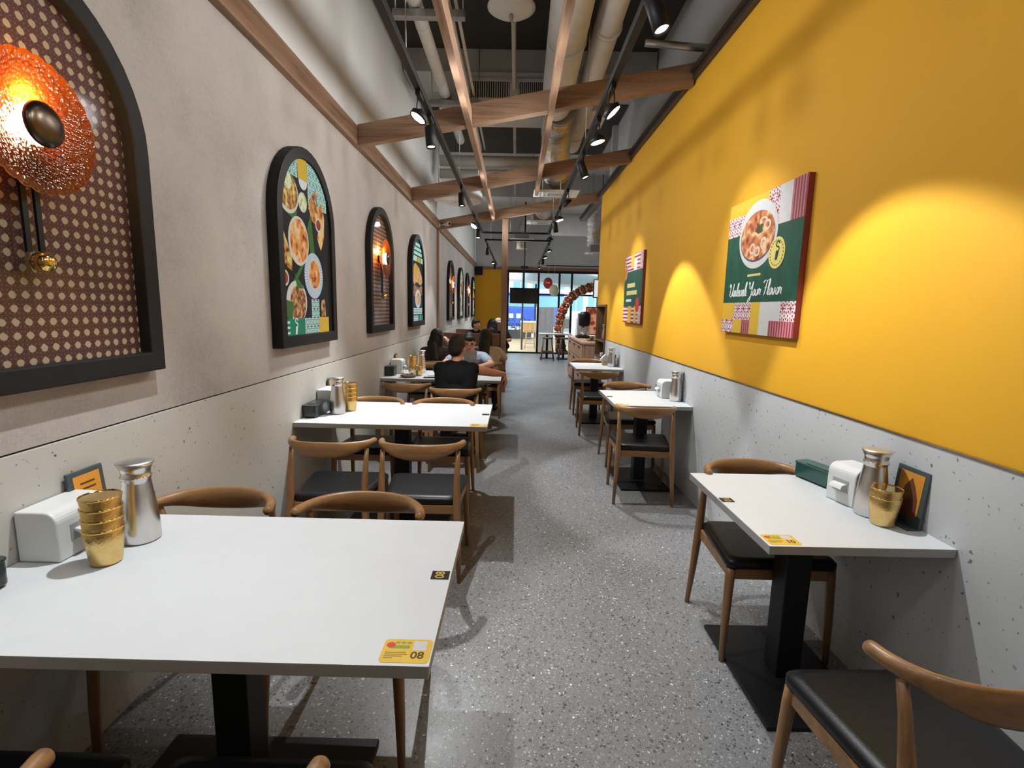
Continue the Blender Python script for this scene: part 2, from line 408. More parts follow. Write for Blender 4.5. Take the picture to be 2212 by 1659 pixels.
# ================================================================== ceiling timber
def beamz(x): return 2.83 + (x - LX) * 0.1895        # underside of the raking beams
BL = ['nearest raking oak ceiling beam at the top edge above the orange lamp', 'large raking oak ceiling beam crossing below the two ceiling grilles',
      'middle raking oak ceiling beam crossing beside the foil duct', 'farthest raking oak ceiling beam carried by the slim oak post']
for i, (y, lab) in enumerate(zip((2.26, 4.50, 6.70, 9.02), BL)):
    x0, x1 = LX + 0.05, RX(y) - 0.02
    b = B(); vs = []
    for yy in (y - 0.045, y + 0.045):
        for x, dz in ((x0, 0), (x1, 0), (x1, 0.165), (x0, 0.165)): vs.append((x, yy, beamz(x) + dz))
    b.add(vs, [(0, 1, 2, 3), (7, 6, 5, 4), (0, 4, 5, 1), (1, 5, 6, 2), (2, 6, 7, 3), (3, 7, 4, 0)])
    tag(b.build('ceiling_beam', OAK, bevel=0.003), lab, 'beam', 'raking oak beams')
for x, y1, lab in ((-0.43, 9.0, 'left thin oak batten running lengthwise under the ceiling beams'), (0.255, 7.6, 'right thin oak batten running lengthwise beside the foil duct')):
    z = beamz(x); ys = [1.2, 2.214, 2.306, 4.454, 4.546, 6.654, 6.746, 8.974]
    segs = [(ys[k], min(ys[k + 1], y1)) for k in range(0, 8, 2) if ys[k] < y1]
    th = thing('ceiling_batten', lab, 'batten', (x, 0, z), group='lengthwise oak battens')
    for (a, c) in segs: B().b2((-0.024, a, 0), (0.024, c, 0.11)).build('batten_length', OAKY, th, bevel=0.003)
    B().b2((-0.024, 1.2, -0.012), (0.024, y1, -0.001)).build('batten_strip', OAKY, th)
tag(B().b2((-0.275, 8.975, 0.0), (-0.175, 9.065, beamz(-0.275))).build('oak_post', OAKZ, bevel=0.004), 'slim oak post standing between the booth and the aisle', 'post')

# ================================================================== track lights
LIT = emit('lamp_face', (1.0, 0.97, 0.93), 30.0, var=0.0)
TZ, TXL, TXR = 2.90, -0.665, 0.565
def track(name, lab, p0, p1, hang):
    t = thing(name, lab, 'light track', p0)
    d = Vector(p1) - Vector(p0); L = d.length
    if abs(d.y) > abs(d.x): B().b2((-0.022, 0, -0.022), (0.022, d.y, 0.022)).build('rail', BLACK, t, bevel=0.002)
    else: B().b2((0, -0.016, -0.016), (d.x, 0.016, 0.016)).build('rail', BLACK, t, bevel=0.002)
    for k in hang:
        q = d * (k / L); B().tube([(q.x, q.y, 0.017), (q.x, q.y, CEIL - TZ - 0.02)], 0.004, 6).build('hanger_rod', ALU, t)
    return t
track('light_track', 'long black light track on the left under the beams', (TXL, -2.4, TZ), (TXL, 9.6, TZ), (1.6, 5.5, 8.2, 10.8))
track('light_track', 'long black light track on the right beside the yellow wall', (TXR, -2.4, TZ), (TXR, 9.6, TZ), (1.6, 4.7, 7.0, 9.5, 10.9))
track('light_track', 'short black cross track joining the two long tracks', (TXL + 0.02, 9.62, TZ), (TXR - 0.02, 9.62, TZ), (0.9,))
track('light_track', 'near cross piece of the second track rectangle further back', (TXL, 10.6, TZ), (0.66, 10.6, TZ), (0.5,))
track('light_track', 'left rail of the second track rectangle toward the entrance', (TXL, 10.62, TZ), (TXL, 16.3, TZ), (2.0,))
track('light_track', 'right rail of the second track rectangle toward the entrance', (0.66, 10.62, TZ), (0.66, 16.3, TZ), (2.4,))
SPOT_K = 0.68
FILL = 36.0  # strength of the added cross-room fill beams
LAMPCOL = (0.94, 0.975, 1.0)
def spot(kind, x, y, target, power, cone, blend, lab, grp):
    """kind 'can' or 'disc'; hangs from the track at (x, y)"""
    t = thing('track_spotlight', lab, 'spotlight', (x, y, TZ - 0.022), group=grp)
    hz = -0.135
    d = (Vector(target) - Vector((x, y, TZ - 0.018 + hz))).normalized()
    rot = d.to_track_quat('-Z', 'Y').to_matrix()
    B().b2((-0.016, -0.06, -0.028), (0.016, 0.06, -0.001)).build('adapter', BLACK, t, bevel=0.003)
    if kind == 'can':
        B().tube([(0, 0, -0.027), (0, 0, hz + 0.03)], 0.007, 8).build('stem', BLACK, t)
        bb = B().lathe([(0.0, 0.075), (0.034, 0.075), (0.037, 0.070), (0.037, -0.075), (0.031, -0.078), (0.031, -0.060)], n=20)
        face = B().lathe([(0.030, -0.064), (0.0, -0.064)], n=20); dl = 0.085
    else:
        for sx in (-1, 1): B().tube([(sx * 0.012, 0, -0.027), (sx * 0.02, 0, hz + 0.02)], 0.004, 6).build('yoke_arm', BLACK, t)
        bb = B().lathe([(0.0, 0.035), (0.022, 0.035), (0.045, 0.010), (0.058, 0.005), (0.058, -0.022), (0.052, -0.024), (0.052, -0.014)], n=24)
        face = B().lathe([(0.051, -0.018), (0.0, -0.018)], n=24); dl = 0.03
    body = bb.build('lamp_body', BLACK, t, (0, 0, hz), rot.to_euler())
    f = face.build('lens', LIT, body); f['label'] = 'glowing white lens'
    ld = bpy.data.lights.new('spot_beam', 'SPOT'); ld.energy = power * SPOT_K; ld.spot_size = math.radians(cone); ld.spot_blend = blend
    ld.shadow_soft_size = 0.018; ld.color = LAMPCOL
    lo = bpy.data.objects.new('spot_beam', ld); COL.objects.link(lo); lo.parent = t
    lo.location = Vector((0, 0, hz)) + d * dl; lo.rotation_euler = rot.to_euler()
    # added fill beam without a fitting of its own, brightens opposite wall and ceiling
    ld = bpy.data.lights.new('fill_light', 'SPOT'); ld.spot_size = math.radians(138); ld.spot_blend = 0.9; ld.energy = FILL * (0.6 if y < 1.0 else 1.0); ld.shadow_soft_size = 0.14; ld.color = LAMPCOL
    lo = bpy.data.objects.new('fill_light', ld); COL.objects.link(lo); lo.parent = t; lo.location = ((-0.07 if x > 0 else 0.07), 0, -0.02); lo.rotation_euler = (0, (-1 if x > 0 else 1) * -(PI / 2 - 0.10), 0)
G1, G2 = 'spotlights on the left track', 'spotlights on the right track'
# left track: one can over each table, discs washing wall and aisle
spot('can', TXL, 1.70, (-0.55, 1.55, 0.75), 170, 78, 0.5, 'can spotlight above the table numbered 08, out of sight overhead', G1)
spot('disc', TXL, 0.45, (-0.9, 0.5, 0.6), 26, 60, 0.6, 'added unseen round spotlight on the left track behind the camera', G1)  # added lamp out of view, brightens the left foreground
spot('disc', TXL, 3.50, (-1.5, 3.1, 1.3), 55, 80, 0.9, 'round disc spotlight turned to the left wall, nearest in view', G1)
spot('can', TXL, 3.92, (-0.45, 3.62, 0.75), 300, 78, 0.5, 'can spotlight beside the nearest disc spotlight on the left track', G1)
spot('can', TXL, 6.05, (-0.55, 5.85, 0.75), 190, 66, 0.5, 'lone can spotlight hanging midway along the left track', G1)
spot('disc', TXL, 7.85, (-1.5, 7.2, 1.5), 70, 85, 0.9, 'round disc spotlight near the far end of the left track', G1)
spot('can', TXL, 8.70, (-0.8, 8.2, 0.75), 120, 80, 0.5, 'last can spotlight at the far end of the left track', G1)
spot('can', TXL, -0.9, (-0.8, -0.9, 0.6), 50, 76, 0.6, 'added unseen can spotlight on the left track well behind the camera', G1)  # unseen lamp put in to light the near left wall
spot('can', TXR, -0.9, (1.0, -0.9, 0.6), 50, 76, 0.6, 'added unseen can spotlight on the right track well behind the camera', G2)  # unseen lamp put in to light the near yellow wall
spot('disc', TXR, 1.25, (1.7, 0.8, 2.5), 30, 80, 1.0, 'added unseen round spotlight on the right track above the lower right chair', G2)  # lamp added out of view to brighten the upper yellow wall
# right track
spot('disc', TXR, 0.45, (0.8, 0.4, 0.0), 30, 64, 0.7, 'added unseen round spotlight on the right track behind the camera', G2)  # added lamp out of view, brightens the right foreground floor
spot('can', TXR, 2.32, (1.15, 1.85, 0.75), 185, 72, 0.25, 'large can spotlight at the top edge beside the yellow wall', G2)
spot('disc', TXR, 3.35, (1.6, 3.15, 1.55), 68, 62, 0.8, 'round disc spotlight aimed at the nearer wall poster', G2)
spot('disc', TXR, 3.90, (1.2, 3.75, 0.3), 25, 60, 0.8, 'dark round spotlight pointing down over the aisle', G2)
spot('can', TXR, 4.71, (1.28, 4.32, 0.75), 245, 60, 0.25, 'can spotlight in front of the foil duct', G2)
spot('disc', TXR, 6.10, (1.55, 6.15, 1.6), 80, 62, 0.8, 'round disc spotlight aimed at the farther wall poster', G2)
spot('disc', TXR, 7.17, (1.15, 6.85, 0.75), 230, 60, 0.5, 'round disc spotlight with clear cover over the farthest right table', G2)
spot('can', TXR, 7.88, (1.0, 8.2, 0.3), 80, 80, 0.5, 'can spotlight just behind the covered disc spotlight', G2)
spot('disc', TXR, 9.14, (0.4, 9.6, 0.0), 120, 100, 0.8, 'round glowing spotlight at the end of the right track', G2)
G3 = 'spotlights on the second track rectangle'
for (k, x, y, tx, lab) in (('disc', 0.66, 10.9, 1.4, 'first glowing disc on the far right track'), ('disc', 0.66, 12.3, 1.2, 'second glowing disc on the far right track'), ('can', 0.66, 13.4, 0.6, 'can spotlight halfway along the far right track'),
                   ('disc', 0.66, 15.4, 1.0, 'last glowing disc on the far right track'), ('can', TXL, 11.3, -0.9, 'first can spotlight on the far left track'), ('disc', TXL, 14.0, -1.0, 'glowing disc on the far left track'), ('can', TXL, 15.2, -0.9, 'last can spotlight on the far left track')):
    spot(k, x, y, (tx, y, 0.5), 170, 100, 0.7, lab, G3)

# ================================================================== chairs
def make_chair(label):
    t = thing('horn_chair', label, 'chair')
    def seat_outline(f, bk, y0, y1, r=0.035):
        pts = []
        for (cx, cy, a0) in ((f - r, y1 - r, 0), (-f + r, y1 - r, 90), (-bk + r, y0 + r, 180), (bk - r, y0 + r, 270)):
            for k in range(5):
                a = math.radians(a0 + 90 * k / 4); pts.append((cx + r * math.cos(a), cy + r * math.sin(a)))
        return pts
    o1 = seat_outline(0.236, 0.200, -0.195, 0.222); o2 = seat_outline(0.226, 0.190, -0.185, 0.212); o3 = seat_outline(0.205, 0.170, -0.165, 0.192)
    b = B(); n = len(o1)
    rings = [(o2, 0.428), (o1, 0.438), (o1, 0.458), (o2, 0.470), (o3, 0.475)]
    vs = [(x, y, z) for o, z in rings for x, y in o]; fs = []
    for i in range(len(rings) - 1):
        for j in range(n): fs.append((i * n + j, i * n + (j + 1) % n, (i + 1) * n + (j + 1) % n, (i + 1) * n + j))
    fs.append(tuple(range(n))[::-1]); b.add(vs, fs, True); b.add([vs[4 * n + j] for j in range(n)], [tuple(range(n))])
    s = b.build('seat', LEATHER, t); s['label'] = 'black leather seat pad'
    # seat rails
    def rail(a, c): 
        d = Vector(c) - Vector(a); m = (Vector(a) + Vector(c)) / 2; an = math.atan2(d.y, d.x)
        B().box(m, (d.length, 0.022, 0.05), Matrix.Rotation(an, 3, 'Z')).build('seat_rail', CHX, t, bevel=0.004)
    z = 0.403
    rail((-0.205, 0.195, z), (0.205, 0.195, z)); rail((-0.19, -0.185, z), (0.19, -0.185, z))
    rail((-0.21, 0.19, z), (-0.195, -0.18, z)); rail((0.21, 0.19, z), (0.195, -0.18, z))
    for sx in (-1, 1):
        B().tube([(sx * 0.226, 0.212, 0), (sx * 0.222, 0.207, 0.2), (sx * 0.215, 0.198, 0.38), (sx * 0.213, 0.196, 0.427)], [0.012, 0.0165, 0.020, 0.019], 12).build('leg', CH, t)
        B().tube([(sx * 0.225, -0.235, 0), (sx * 0.216, -0.215, 0.2), (sx * 0.206, -0.200, 0.42), (sx * 0.204, -0.190, 0.55), (sx * 0.206, -0.168, 0.66), (sx * 0.208, -0.150, 0.728)], [0.0115, 0.0165, 0.021, 0.0185, 0.0135, 0.0115], 12).build('leg', CH, t)
    pts = []; ra = []; rb = []
    us = [-0.94 + 1.88 * i / 24 for i in range(25)]; us = [-1, -0.997, -0.988, -0.972] + us + [0.972, 0.988, 0.997, 1]
    for u in us:
        ph = u * PI / 2
        x = 0.228 * math.copysign(abs(math.sin(ph)) ** 0.85, ph); y = -0.065 - 0.178 * abs(math.cos(ph)) ** 0.95
        q = min(1, abs(u)); w = 0.5 + 0.5 * math.cos(PI * min(1, q / 0.85))
        hh = 0.0185 + 0.0265 * w; top = 0.772 + 0.010 * (0.5 + 0.5 * math.cos(PI * q))
        th = 0.0180 - 0.0060 * w
        e = 1.0 if q < 0.955 else math.sqrt(max(0.01, 1 - ((q - 0.955) / 0.045) ** 2))
        pts.append((x, y, top - hh)); ra.append(th * e); rb.append(hh * e)
    B().tube(pts, ra, 14, up=(0, 0, 1), rad2=rb).build('backrest', CHX, t)
    return t
CH_AWAY, CH_FACE = 0.0, PI
_c = [None]
def chair(x, y, rz, label, grp):
    if _c[0] is None:
        _c[0] = make_chair(label); o = _c[0]; o.location = (x, y, 0); o.rotation_euler = (0, 0, rz)
    else: o = dup(_c[0], (x, y, 0), rz, label)
    o['group'] = grp; return o
GA, GB = 'oak horn chairs at the left tables', 'oak horn chairs at the right tables'
chair(-1.115, 1.640, PI + 0.03, 'horn chair facing the camera behind table 08, next to the wall', GA)
chair(-0.560, 1.630, PI - 0.02, 'horn chair facing the camera behind table 08, next to the aisle', GA)
chair(-0.532, 0.790, 0.0, 'horn chair in the bottom foreground with one tip showing under table 08', GA)
chair(-1.090, 0.790, 0.0, 'horn chair cut off at the bottom left corner', GA)
chair(-1.010, 2.800, 0.0, 'empty horn chair with its back to the camera at the second left table, wall side', GA)
chair(-0.508, 2.795, 0.0, 'empty horn chair with its back to the camera at the second left table, aisle side', GA)
chair(-1.096, 3.730, PI, 'horn chair behind the second left table, wall side, only its bow showing', GA)
chair(-0.550, 3.735, PI, 'horn chair behind the second left table, aisle side, partly hidden', GA)
chair(-1.060, 4.900, 0.02, 'empty horn chair left of the man in black', GA)
chair(-0.552, 4.660, 0.02, 'horn chair the man in black sits on', GA)
chair(-0.575, 6.330, PI, 'horn chair under the man with glasses', GA)
chair(-1.10, 6.310, PI, 'horn chair behind the third left table beside the wall', GA)
chair(-1.10, 6.98, 0.0, 'horn chair under the long-haired woman in dark brown', GA)
chair(-0.43, 6.98, 0.0, 'horn chair under the woman in beige', GA)
chair(1.155, 2.200, PI, 'horn chair facing the camera behind the table numbered 10', GB)
chair(1.050, 1.130, 0.03, 'horn chair cut off in the lower right foreground', GB)
chair(1.040, 3.970, -0.08, 'horn chair with its back to the camera at the second right table', GB)
chair(1.13, 4.900, PI, 'horn chair behind the second right table, mostly hidden', GB)
chair(1.030, 6.130, -0.05, 'horn chair with its back to the camera at the farthest right table', GB)
chair(1.08, 7.30, PI, 'horn chair behind the farthest right table', GB)

# ================================================================== tables
STY = plain('sticker_yellow', (0.80, 0.53, 0.06), 0.4, var=0.04); STG = plain('sticker_green', (0.28, 0.36, 0.05), 0.5); STR = plain('sticker_red', (0.62, 0.06, 0.03), 0.5, var=0.2)
STW = plain('sticker_white', (0.66, 0.66, 0.68), 0.5); TAGK = plain('tag_black', (0.02, 0.018, 0.015), 0.4); TAGY = plain('tag_gold', (0.65, 0.45, 0.12), 0.4)
def sticker(t, x, y, num):
    s = B().prism(rrect(0.108, 0.076, 0.010), 0, 0.0006).build('sticker', STY, t, (x, y, 0.7502)); s['label'] = 'yellow number sticker'
    z = 0.0008
    B().prism(rrect(0.030, 0.030, 0.002, cx=0.027, cy=0.017), 0.0006, z).build('blank_patch', STW, s)
    B().prism(rrect(0.046, 0.010, 0.001, cx=-0.018, cy=0.012), 0.0006, z).build('green_strip', STG, s)
    B().prism(ellipse(-0.038, 0.018, 0.010, 0.009), 0.0006, z + 0.0002).build('red_badge', STR, s)
    for k in range(3): B().prism(rrect(0.010, 0.006, 0.001, cx=-0.024 + 0.013 * k, cy=0.026), 0.0006, z).build('header_block', STG, s)
    for k, w in enumerate((0.046, 0.050, 0.040, 0.020)): B().prism(rrect(w, 0.0018, 0.0005, cx=-0.046 + w / 2, cy=-0.006 - 0.006 * k), 0.0006, z).build('text_line', INK, s)
    if num: text('number', num, 0.030, INK, s, (0.026, -0.015, 0.0008), (0, 0, 0), offset=0.0006)
def numtag(t, x, y, num, rz):
    s = B().prism(rrect(0.050, 0.044, 0.001), 0, 0.0015).build('number_plate', TAGK, t, (x, y, 0.7502), (0, 0, 0)); s['label'] = 'small black number plate'
    if num: text('plate_number', num, 0.036, TAGY, s, (0, 0, 0.0017), (0, 0, rz), offset=0.0004)
def table(x0, x1, y0, y1, label, num, side, grp, base=(0.44, 0.40), rz=0.0):
    cx, cy, w, d = (x0 + x1) / 2, (y0 + y1) / 2, x1 - x0, y1 - y0
    t = thing('dining_table', label, 'table', (cx, cy, 0), rz, grp)
    b = B(); b.b2((-w / 2, -d / 2, 0.7485), (w / 2, d / 2, 0.75)); b.build('laminate_top', WHITE, t)
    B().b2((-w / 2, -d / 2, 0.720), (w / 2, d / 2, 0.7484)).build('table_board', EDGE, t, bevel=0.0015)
    B().b2((-0.05, -0.05, 0.02), (0.05, 0.05, 0.705)).build('pedestal', BLACK, t, bevel=0.004)
    B().b2((-base[0] / 2, -base[1] / 2, 0), (base[0] / 2, base[1] / 2, 0.018)).build('base_plate', BLACK, t, bevel=0.004)
    B().b2((-0.18, -0.18, 0.706), (0.18, 0.18, 0.719)).build('mounting_plate', BLACK, t)
    if num is not None:
        if side == 'L': sticker(t, w / 2 - 0.057, -d / 2 + 0.047, num); numtag(t, w / 2 - 0.030, 0.0, num, PI / 2)
        else: sticker(t, -w / 2 + 0.062, -d / 2 + 0.048, num); numtag(t, -w / 2 + 0.030, 0.03, num, -PI / 2)
    return t
GT = 'white dining tables'
table(LX + 0.006, -0.168, 0.952, 1.680, 'large white table numbered 08 in the left foreground', '08', 'L', GT, (0.70, 0.42))
table(LX + 0.006, -0.172, 3.115, 3.875, 'empty white table second from the camera on the left', '', 'L', GT, (0.70, 0.42))
table(LX + 0.006, -0.150, 5.200, 5.930, 'white table on the left where the man in black sits', None, 'L', GT, (0.70, 0.42))
table(LX + 0.006, -0.300, 7.300, 8.000, 'white table on the left in front of the booth partition', None, 'L', GT, (0.70, 0.42))
table(0.843, RX(1.9) - 0.008, 1.550, 2.290, 'small white table numbered 10 in the right foreground', '10', 'R', GT, (0.42, 0.60), 0.011)
table(0.815, RX(4.35) - 0.008, 3.960, 4.740, 'second small white table along the yellow wall', '', 'R', GT, (0.42, 0.60), 0.011)
table(0.790, RX(6.85) - 0.008, 6.460, 7.230, 'farthest small white table along the yellow wall', None, 'R', GT, (0.42, 0.60), 0.011)

# ================================================================== things on the tables
TT = 0.7505
_p = {}
def jug(x, y, rz, label):
    if 'jug' not in _p:
        t = thing('water_jug', label, 'jug')
        prof = [(0.0, 0), (0.050, 0), (0.053, 0.006), (0.053, 0.05), (0.050, 0.10), (0.043, 0.155), (0.0385, 0.19), (0.0385, 0.203), (0.042, 0.206), (0.042, 0.212), (0.0385, 0.216), (0.040, 0.232), (0.050, 0.252), (0.0485, 0.2525), (0.038, 0.236)]
        def wob(i, a): return 1 + (0.14 * math.exp(-((a - PI) / 0.35) ** 2) if i >= 12 else 0)
        b = B().lathe(prof[:-1], n=36, wob=wob); b.build('body', STEEL, t)
        l = B().lathe([(0.0505, 0.2528), (0.0500, 0.2555), (0.030, 0.2575), (0.0, 0.258)], n=30).build('lid', plain('satin_steel', (0.78, 0.79, 0.81), 0.38, 1.0, var=0.03), t); l['label'] = 'flat polished lid'
        B().lathe([(0.0421, 0.2062), (0.0428, 0.209), (0.0421, 0.2118)], n=36).build('neck_band', CHROME, t)
        _p['jug'] = t; t.location = (x, y, TT); t.rotation_euler = (0, 0, rz)
    else: t = dup(_p['jug'], (x, y, TT), rz, label)
    t['group'] = 'steel water jugs'; return t
def cup(x, y, z, label, grp='gold cups'):
    if 'cup' not in _p:
        t = thing('gold_cup', label, 'cup')
        prof = [(0.0, 0.002), (0.034, 0.0), (0.0375, 0.003), (0.0395, 0.010), (0.0450, 0.060), (0.0500, 0.106), (0.0488, 0.107), (0.0436, 0.060), (0.0380, 0.012), (0.0, 0.010)]
        B().lathe(prof, n=30).build('body', GOLD, t)
        B().lathe([(0.0486, 0.1066), (0.0490, 0.1088), (0.0508, 0.1088), (0.0512, 0.1045), (0.0500, 0.1035)], n=30).build('rim', BRASS, t)
        _p['cup'] = t; t.location = (x, y, TT + z)
    else: t = dup(_p['cup'], (x, y, TT + z), 0, label)
    t['group'] = grp; return t
ORD = ['bottom', 'second', 'third', 'top']
def stack(x, y, n, where, grp):
    for k in range(n): cup(x, y, k * 0.031, '%s gold cup of the stack %s' % (ORD[k] if n > 2 else ('lower', 'upper')[k], where), grp)
def napkin_box(x, y, rz, label, size=(0.12, 0.19, 0.15)):
    t = thing('napkin_dispenser', label, 'napkin dispenser', (x, y, TT), rz, 'white napkin dispensers')
    w, d, h = size
    pts = [(-w / 2, 0), (w / 2, 0)] + [(w / 2 - 0.035 + 0.035 * math.cos(a), h - 0.035 + 0.035 * math.sin(a)) for a in [PI / 2 * k / 6 for k in range(7)]] + [(-w / 2, h)]
    B().prism(pts, -d / 2, d / 2, 'y').build('shell', PLASW, t, bevel=0.006, seg=3)
    B().box((w / 2 + 0.0008, 0, h * 0.48), (0.0012, d * 0.55, 0.05)).build('slot', plain('slot_grey', (0.35, 0.36, 0.36), 0.6), t)
    ts = B(); n = 6
    prof = [(w / 2 + 0.001, h * 0.55), (w / 2 + 0.022, h * 0.53), (w / 2 + 0.030, h * 0.43), (w / 2 + 0.024, h * 0.40), (w / 2 + 0.014, h * 0.46), (w / 2 + 0.001, h * 0.49)]
    ts.prism(prof, -d * 0.22, d * 0.22, 'y'); ts.build('napkin', PAPER, t, bevel=0.002)
    return t
def cutlery_box(x, y, rz, label, mat, size=(0.095, 0.235, 0.082)):
    t = thing('cutlery_box', label, 'cutlery box', (x, y, TT), rz, 'cutlery boxes')
    w, d, h = size
    B().prism(rrect(w, d, 0.022, 5), 0.008, h - 0.012).build('body', mat, t, bevel=0.002)
    l = B().prism(rrect(w + 0.006, d + 0.006, 0.024, 5), h - 0.012, h - 0.004).build('lid', mat, t, bevel=0.003)
    B().prism(rrect(w * 0.72, d * 0.62, 0.024, 5), h - 0.004, h - 0.001).build('raised_panel', mat, l, bevel=0.001)
    for sx in (-1, 1):
        for sy in (-1, 1): B().ball((sx * (w / 2 - 0.012), sy * (d / 2 - 0.012), 0.006), 0.0062, 8, 6).build('foot', COPPER, t)
    return t
def menu_stand(x, y, rz, label, brown=False, h=0.20, w=0.135):
    """leans back a little; faces local +x"""
    t = thing('menu_stand', label, 'menu stand', (x, y, TT), rz, 'table menu stands')
    R = Matrix.Rotation(-0.09, 3, 'Y')
    B().box(R @ Vector((0, 0, h / 2 + 0.004)), (0.010, w, h), R).build('frame', SLATE, t, bevel=0.002)
    pr = B().box(R @ Vector((0.0056, 0.0, h * 0.56 + 0.004)), (0.0012, w * 0.74, h * 0.72), R).build('card', ORANGEP, t); pr['label'] = 'orange printed card'
    B().b2((-0.002, -w / 2, 0), (0.045, w / 2, 0.005)).build('foot_plate', SLATE, t, bevel=0.002)
    if brown:
        poly = [(-0.046, 0.02), (0.046, 0.02), (0.042, 0.09), (0.022, 0.135), (0.004, 0.165), (-0.020, 0.13), (-0.046, 0.07)]
        vs = [R @ Vector((0.0066, u, v + 0.01)) for u, v in poly]; B().add(vs, [tuple(range(len(poly)))]).build('brown_picture', BROWNP, pr)
    else:
        for k, (u, wd) in enumerate(((0.0, 0.055), (0.004, 0.050), (0.0, 0.036), (-0.004, 0.062))):
            B().box(R @ Vector((0.0066, u, h * (0.80 - 0.09 * k))), (0.0006, wd, 0.006), R).build('lettering_line', INK, pr)
        B().box(R @ Vector((0.0066, 0.022, h * 0.55)), (0.0008, 0.018, 0.024), R).build('badge', SLATE, pr)
    return t
# table 08
cutlery_box(-1.368, 1.105, 0.0, 'dark green-black cutlery box at the left edge of table 08', GREENB)
napkin_box(-1.352, 1.425, 0.0, 'white napkin dispenser on table 08')
stack(-1.170, 1.345, 4, 'on table 08 beside the napkin dispenser', 'gold cups on table 08')
jug(-1.176, 1.490, 2.6, 'steel water jug behind the gold cups on table 08')
menu_stand(-1.385, 1.560, 0.0, 'slate menu stand with orange card against the wall on table 08')
# second left table
cutlery_box(-1.366, 3.370, 0.0, 'black cutlery box on the empty second left table', GREENB, (0.10, 0.24, 0.09))
napkin_box(-1.352, 3.600, 0.0, 'white napkin dispenser behind the jug on the empty second left table')
jug(-1.236, 3.425, 2.2, 'steel water jug on the empty second left table')
stack(-1.180, 3.530, 4, 'on the empty second left table', 'gold cups on the second left table')
menu_stand(-1.385, 3.76, 0.0, 'dark menu stand against the wall on the empty second left table')
# third left table
cutlery_box(-1.366, 5.44, 0.0, 'black cutlery box on the third left table', GREENB, (0.105, 0.15, 0.11))
napkin_box(-1.335, 5.66, 0.0, 'white napkin dispenser on the third left table near the man in black', (0.13, 0.16, 0.16))
stack(-1.165, 5.62, 4, 'on the third left table', 'gold cups on the third left table')
cup(-1.065, 5.47, 0, 'single gold cup beside the stack on the third left table')
jug(-1.085, 5.74, 2.4, 'steel water jug in front of the long-haired woman')
menu_stand(-1.385, 5.84, 0.0, 'narrow dark menu stand on the third left table', w=0.10)
# table 10
cutlery_box(1.395, 2.175, 0.25, 'dark green cutlery box on table 10', TEAL, (0.085, 0.25, 0.080))
napkin_box(1.385, 1.965, PI + 0.25, 'white napkin dispenser with a loose tissue beside the dark green box', (0.12, 0.13, 0.155))
jug(1.372, 1.835, 0.4, 'steel water jug on table 10')
stack(1.356, 1.745, 2, 'on table 10', 'gold cups on table 10')
menu_stand(1.445, 1.76, PI + 0.05, 'slate menu stand with a brown picture on table 10', True, 0.205, 0.14)
# second right table
cutlery_box(1.380, 4.62, 0.05, 'dark green cutlery box on the second right table', TEAL, (0.085, 0.16, 0.08))
napkin_box(1.350, 4.42, PI, 'white napkin dispenser on the second right table', (0.12, 0.17, 0.155))
jug(1.383, 4.235, 0.6, 'steel water jug on the second right table')
# farthest right table
jug(1.315, 6.80, 0.6, 'steel water jug on the farthest right table')
cutlery_box(1.372, 7.02, 0.0, 'dark green box standing on the farthest right table', TEAL, (0.07, 0.10, 0.15))
tt = thing('steel_tumbler', 'small steel tumbler beside the jug on the farthest right table', 'cup', (1.385, 6.83, TT))
B().lathe([(0, 0), (0.030, 0), (0.036, 0.11), (0.034, 0.11), (0.028, 0.006), (0, 0.006)], n=20).build('body', STEEL, tt)
B().lathe([(0.0345, 0.1095), (0.0365, 0.113), (0.0352, 0.1095)], n=20).build('rim', CHROME, tt)
nh = thing('napkin_holder', 'small wooden napkin holder with white napkins on the farthest right table', 'napkin holder', (1.262, 6.98, TT))
B().b2((-0.04, -0.05, 0), (0.04, 0.05, 0.05)).build('holder', wood('pale_wood', srgb(190, 160, 110), 1), nh, bevel=0.003)
B().prism([(-0.06, 0.051), (0.035, 0.051), (0.045, 0.11), (0.0, 0.155), (-0.03, 0.13), (-0.075, 0.08)], -0.035, 0.035, 'y').build('napkins', PAPER, nh, bevel=0.006)
# third left table: meal leftovers
pl = thing('side_plate', 'dark plate with crumpled paper on the third left table', 'plate', (-1.15, 5.33, TT))
B().lathe([(0, 0), (0.06, 0), (0.09, 0.018), (0.087, 0.020), (0.058, 0.005), (0, 0.005)], n=28).build('dish', plain('brown_stoneware', (0.16, 0.10, 0.05), 0.4), pl)
random.seed(3)
b = B(); vs = []; n = 9
for i in range(n):
    for j in range(n): vs.append((-0.07 + 0.14 * i / (n - 1), -0.05 + 0.10 * j / (n - 1), 0.02 + random.random() * 0.03 + 0.03 * abs(i - 4) / 4))
b.add(vs, [(i * n + j, i * n + j + 1, (i + 1) * n + j + 1, (i + 1) * n + j) for i in range(n - 1) for j in range(n - 1)])
b.build('crumpled_paper', PAPER, pl)
ph = thing('phone', 'dark phone lying on the third left table beside the man in black', 'phone', (-0.905, 5.31, TT), 0.15)
B().prism(rrect(0.15, 0.075, 0.008), 0, 0.008).build('body', plain('purple_black', (0.03, 0.012, 0.03), 0.3), ph, bevel=0.001)
B().prism(rrect(0.14, 0.066, 0.006), 0.0081, 0.0088).build('screen', plain('phone_screen', (0.05, 0.05, 0.06), 0.08), ph)
tag(B().prism(rrect(0.13, 0.10, 0.012), 0, 0.010).build('folded_napkin', PAPER, None, (-0.90, 5.52, TT), (0, 0, 0.2), bevel=0.004), 'folded white napkin on the third left table', 'napkin')
bw = thing('soup_bowl', 'white bowl in front of the man with glasses', 'bowl', (-0.42, 5.72, TT))
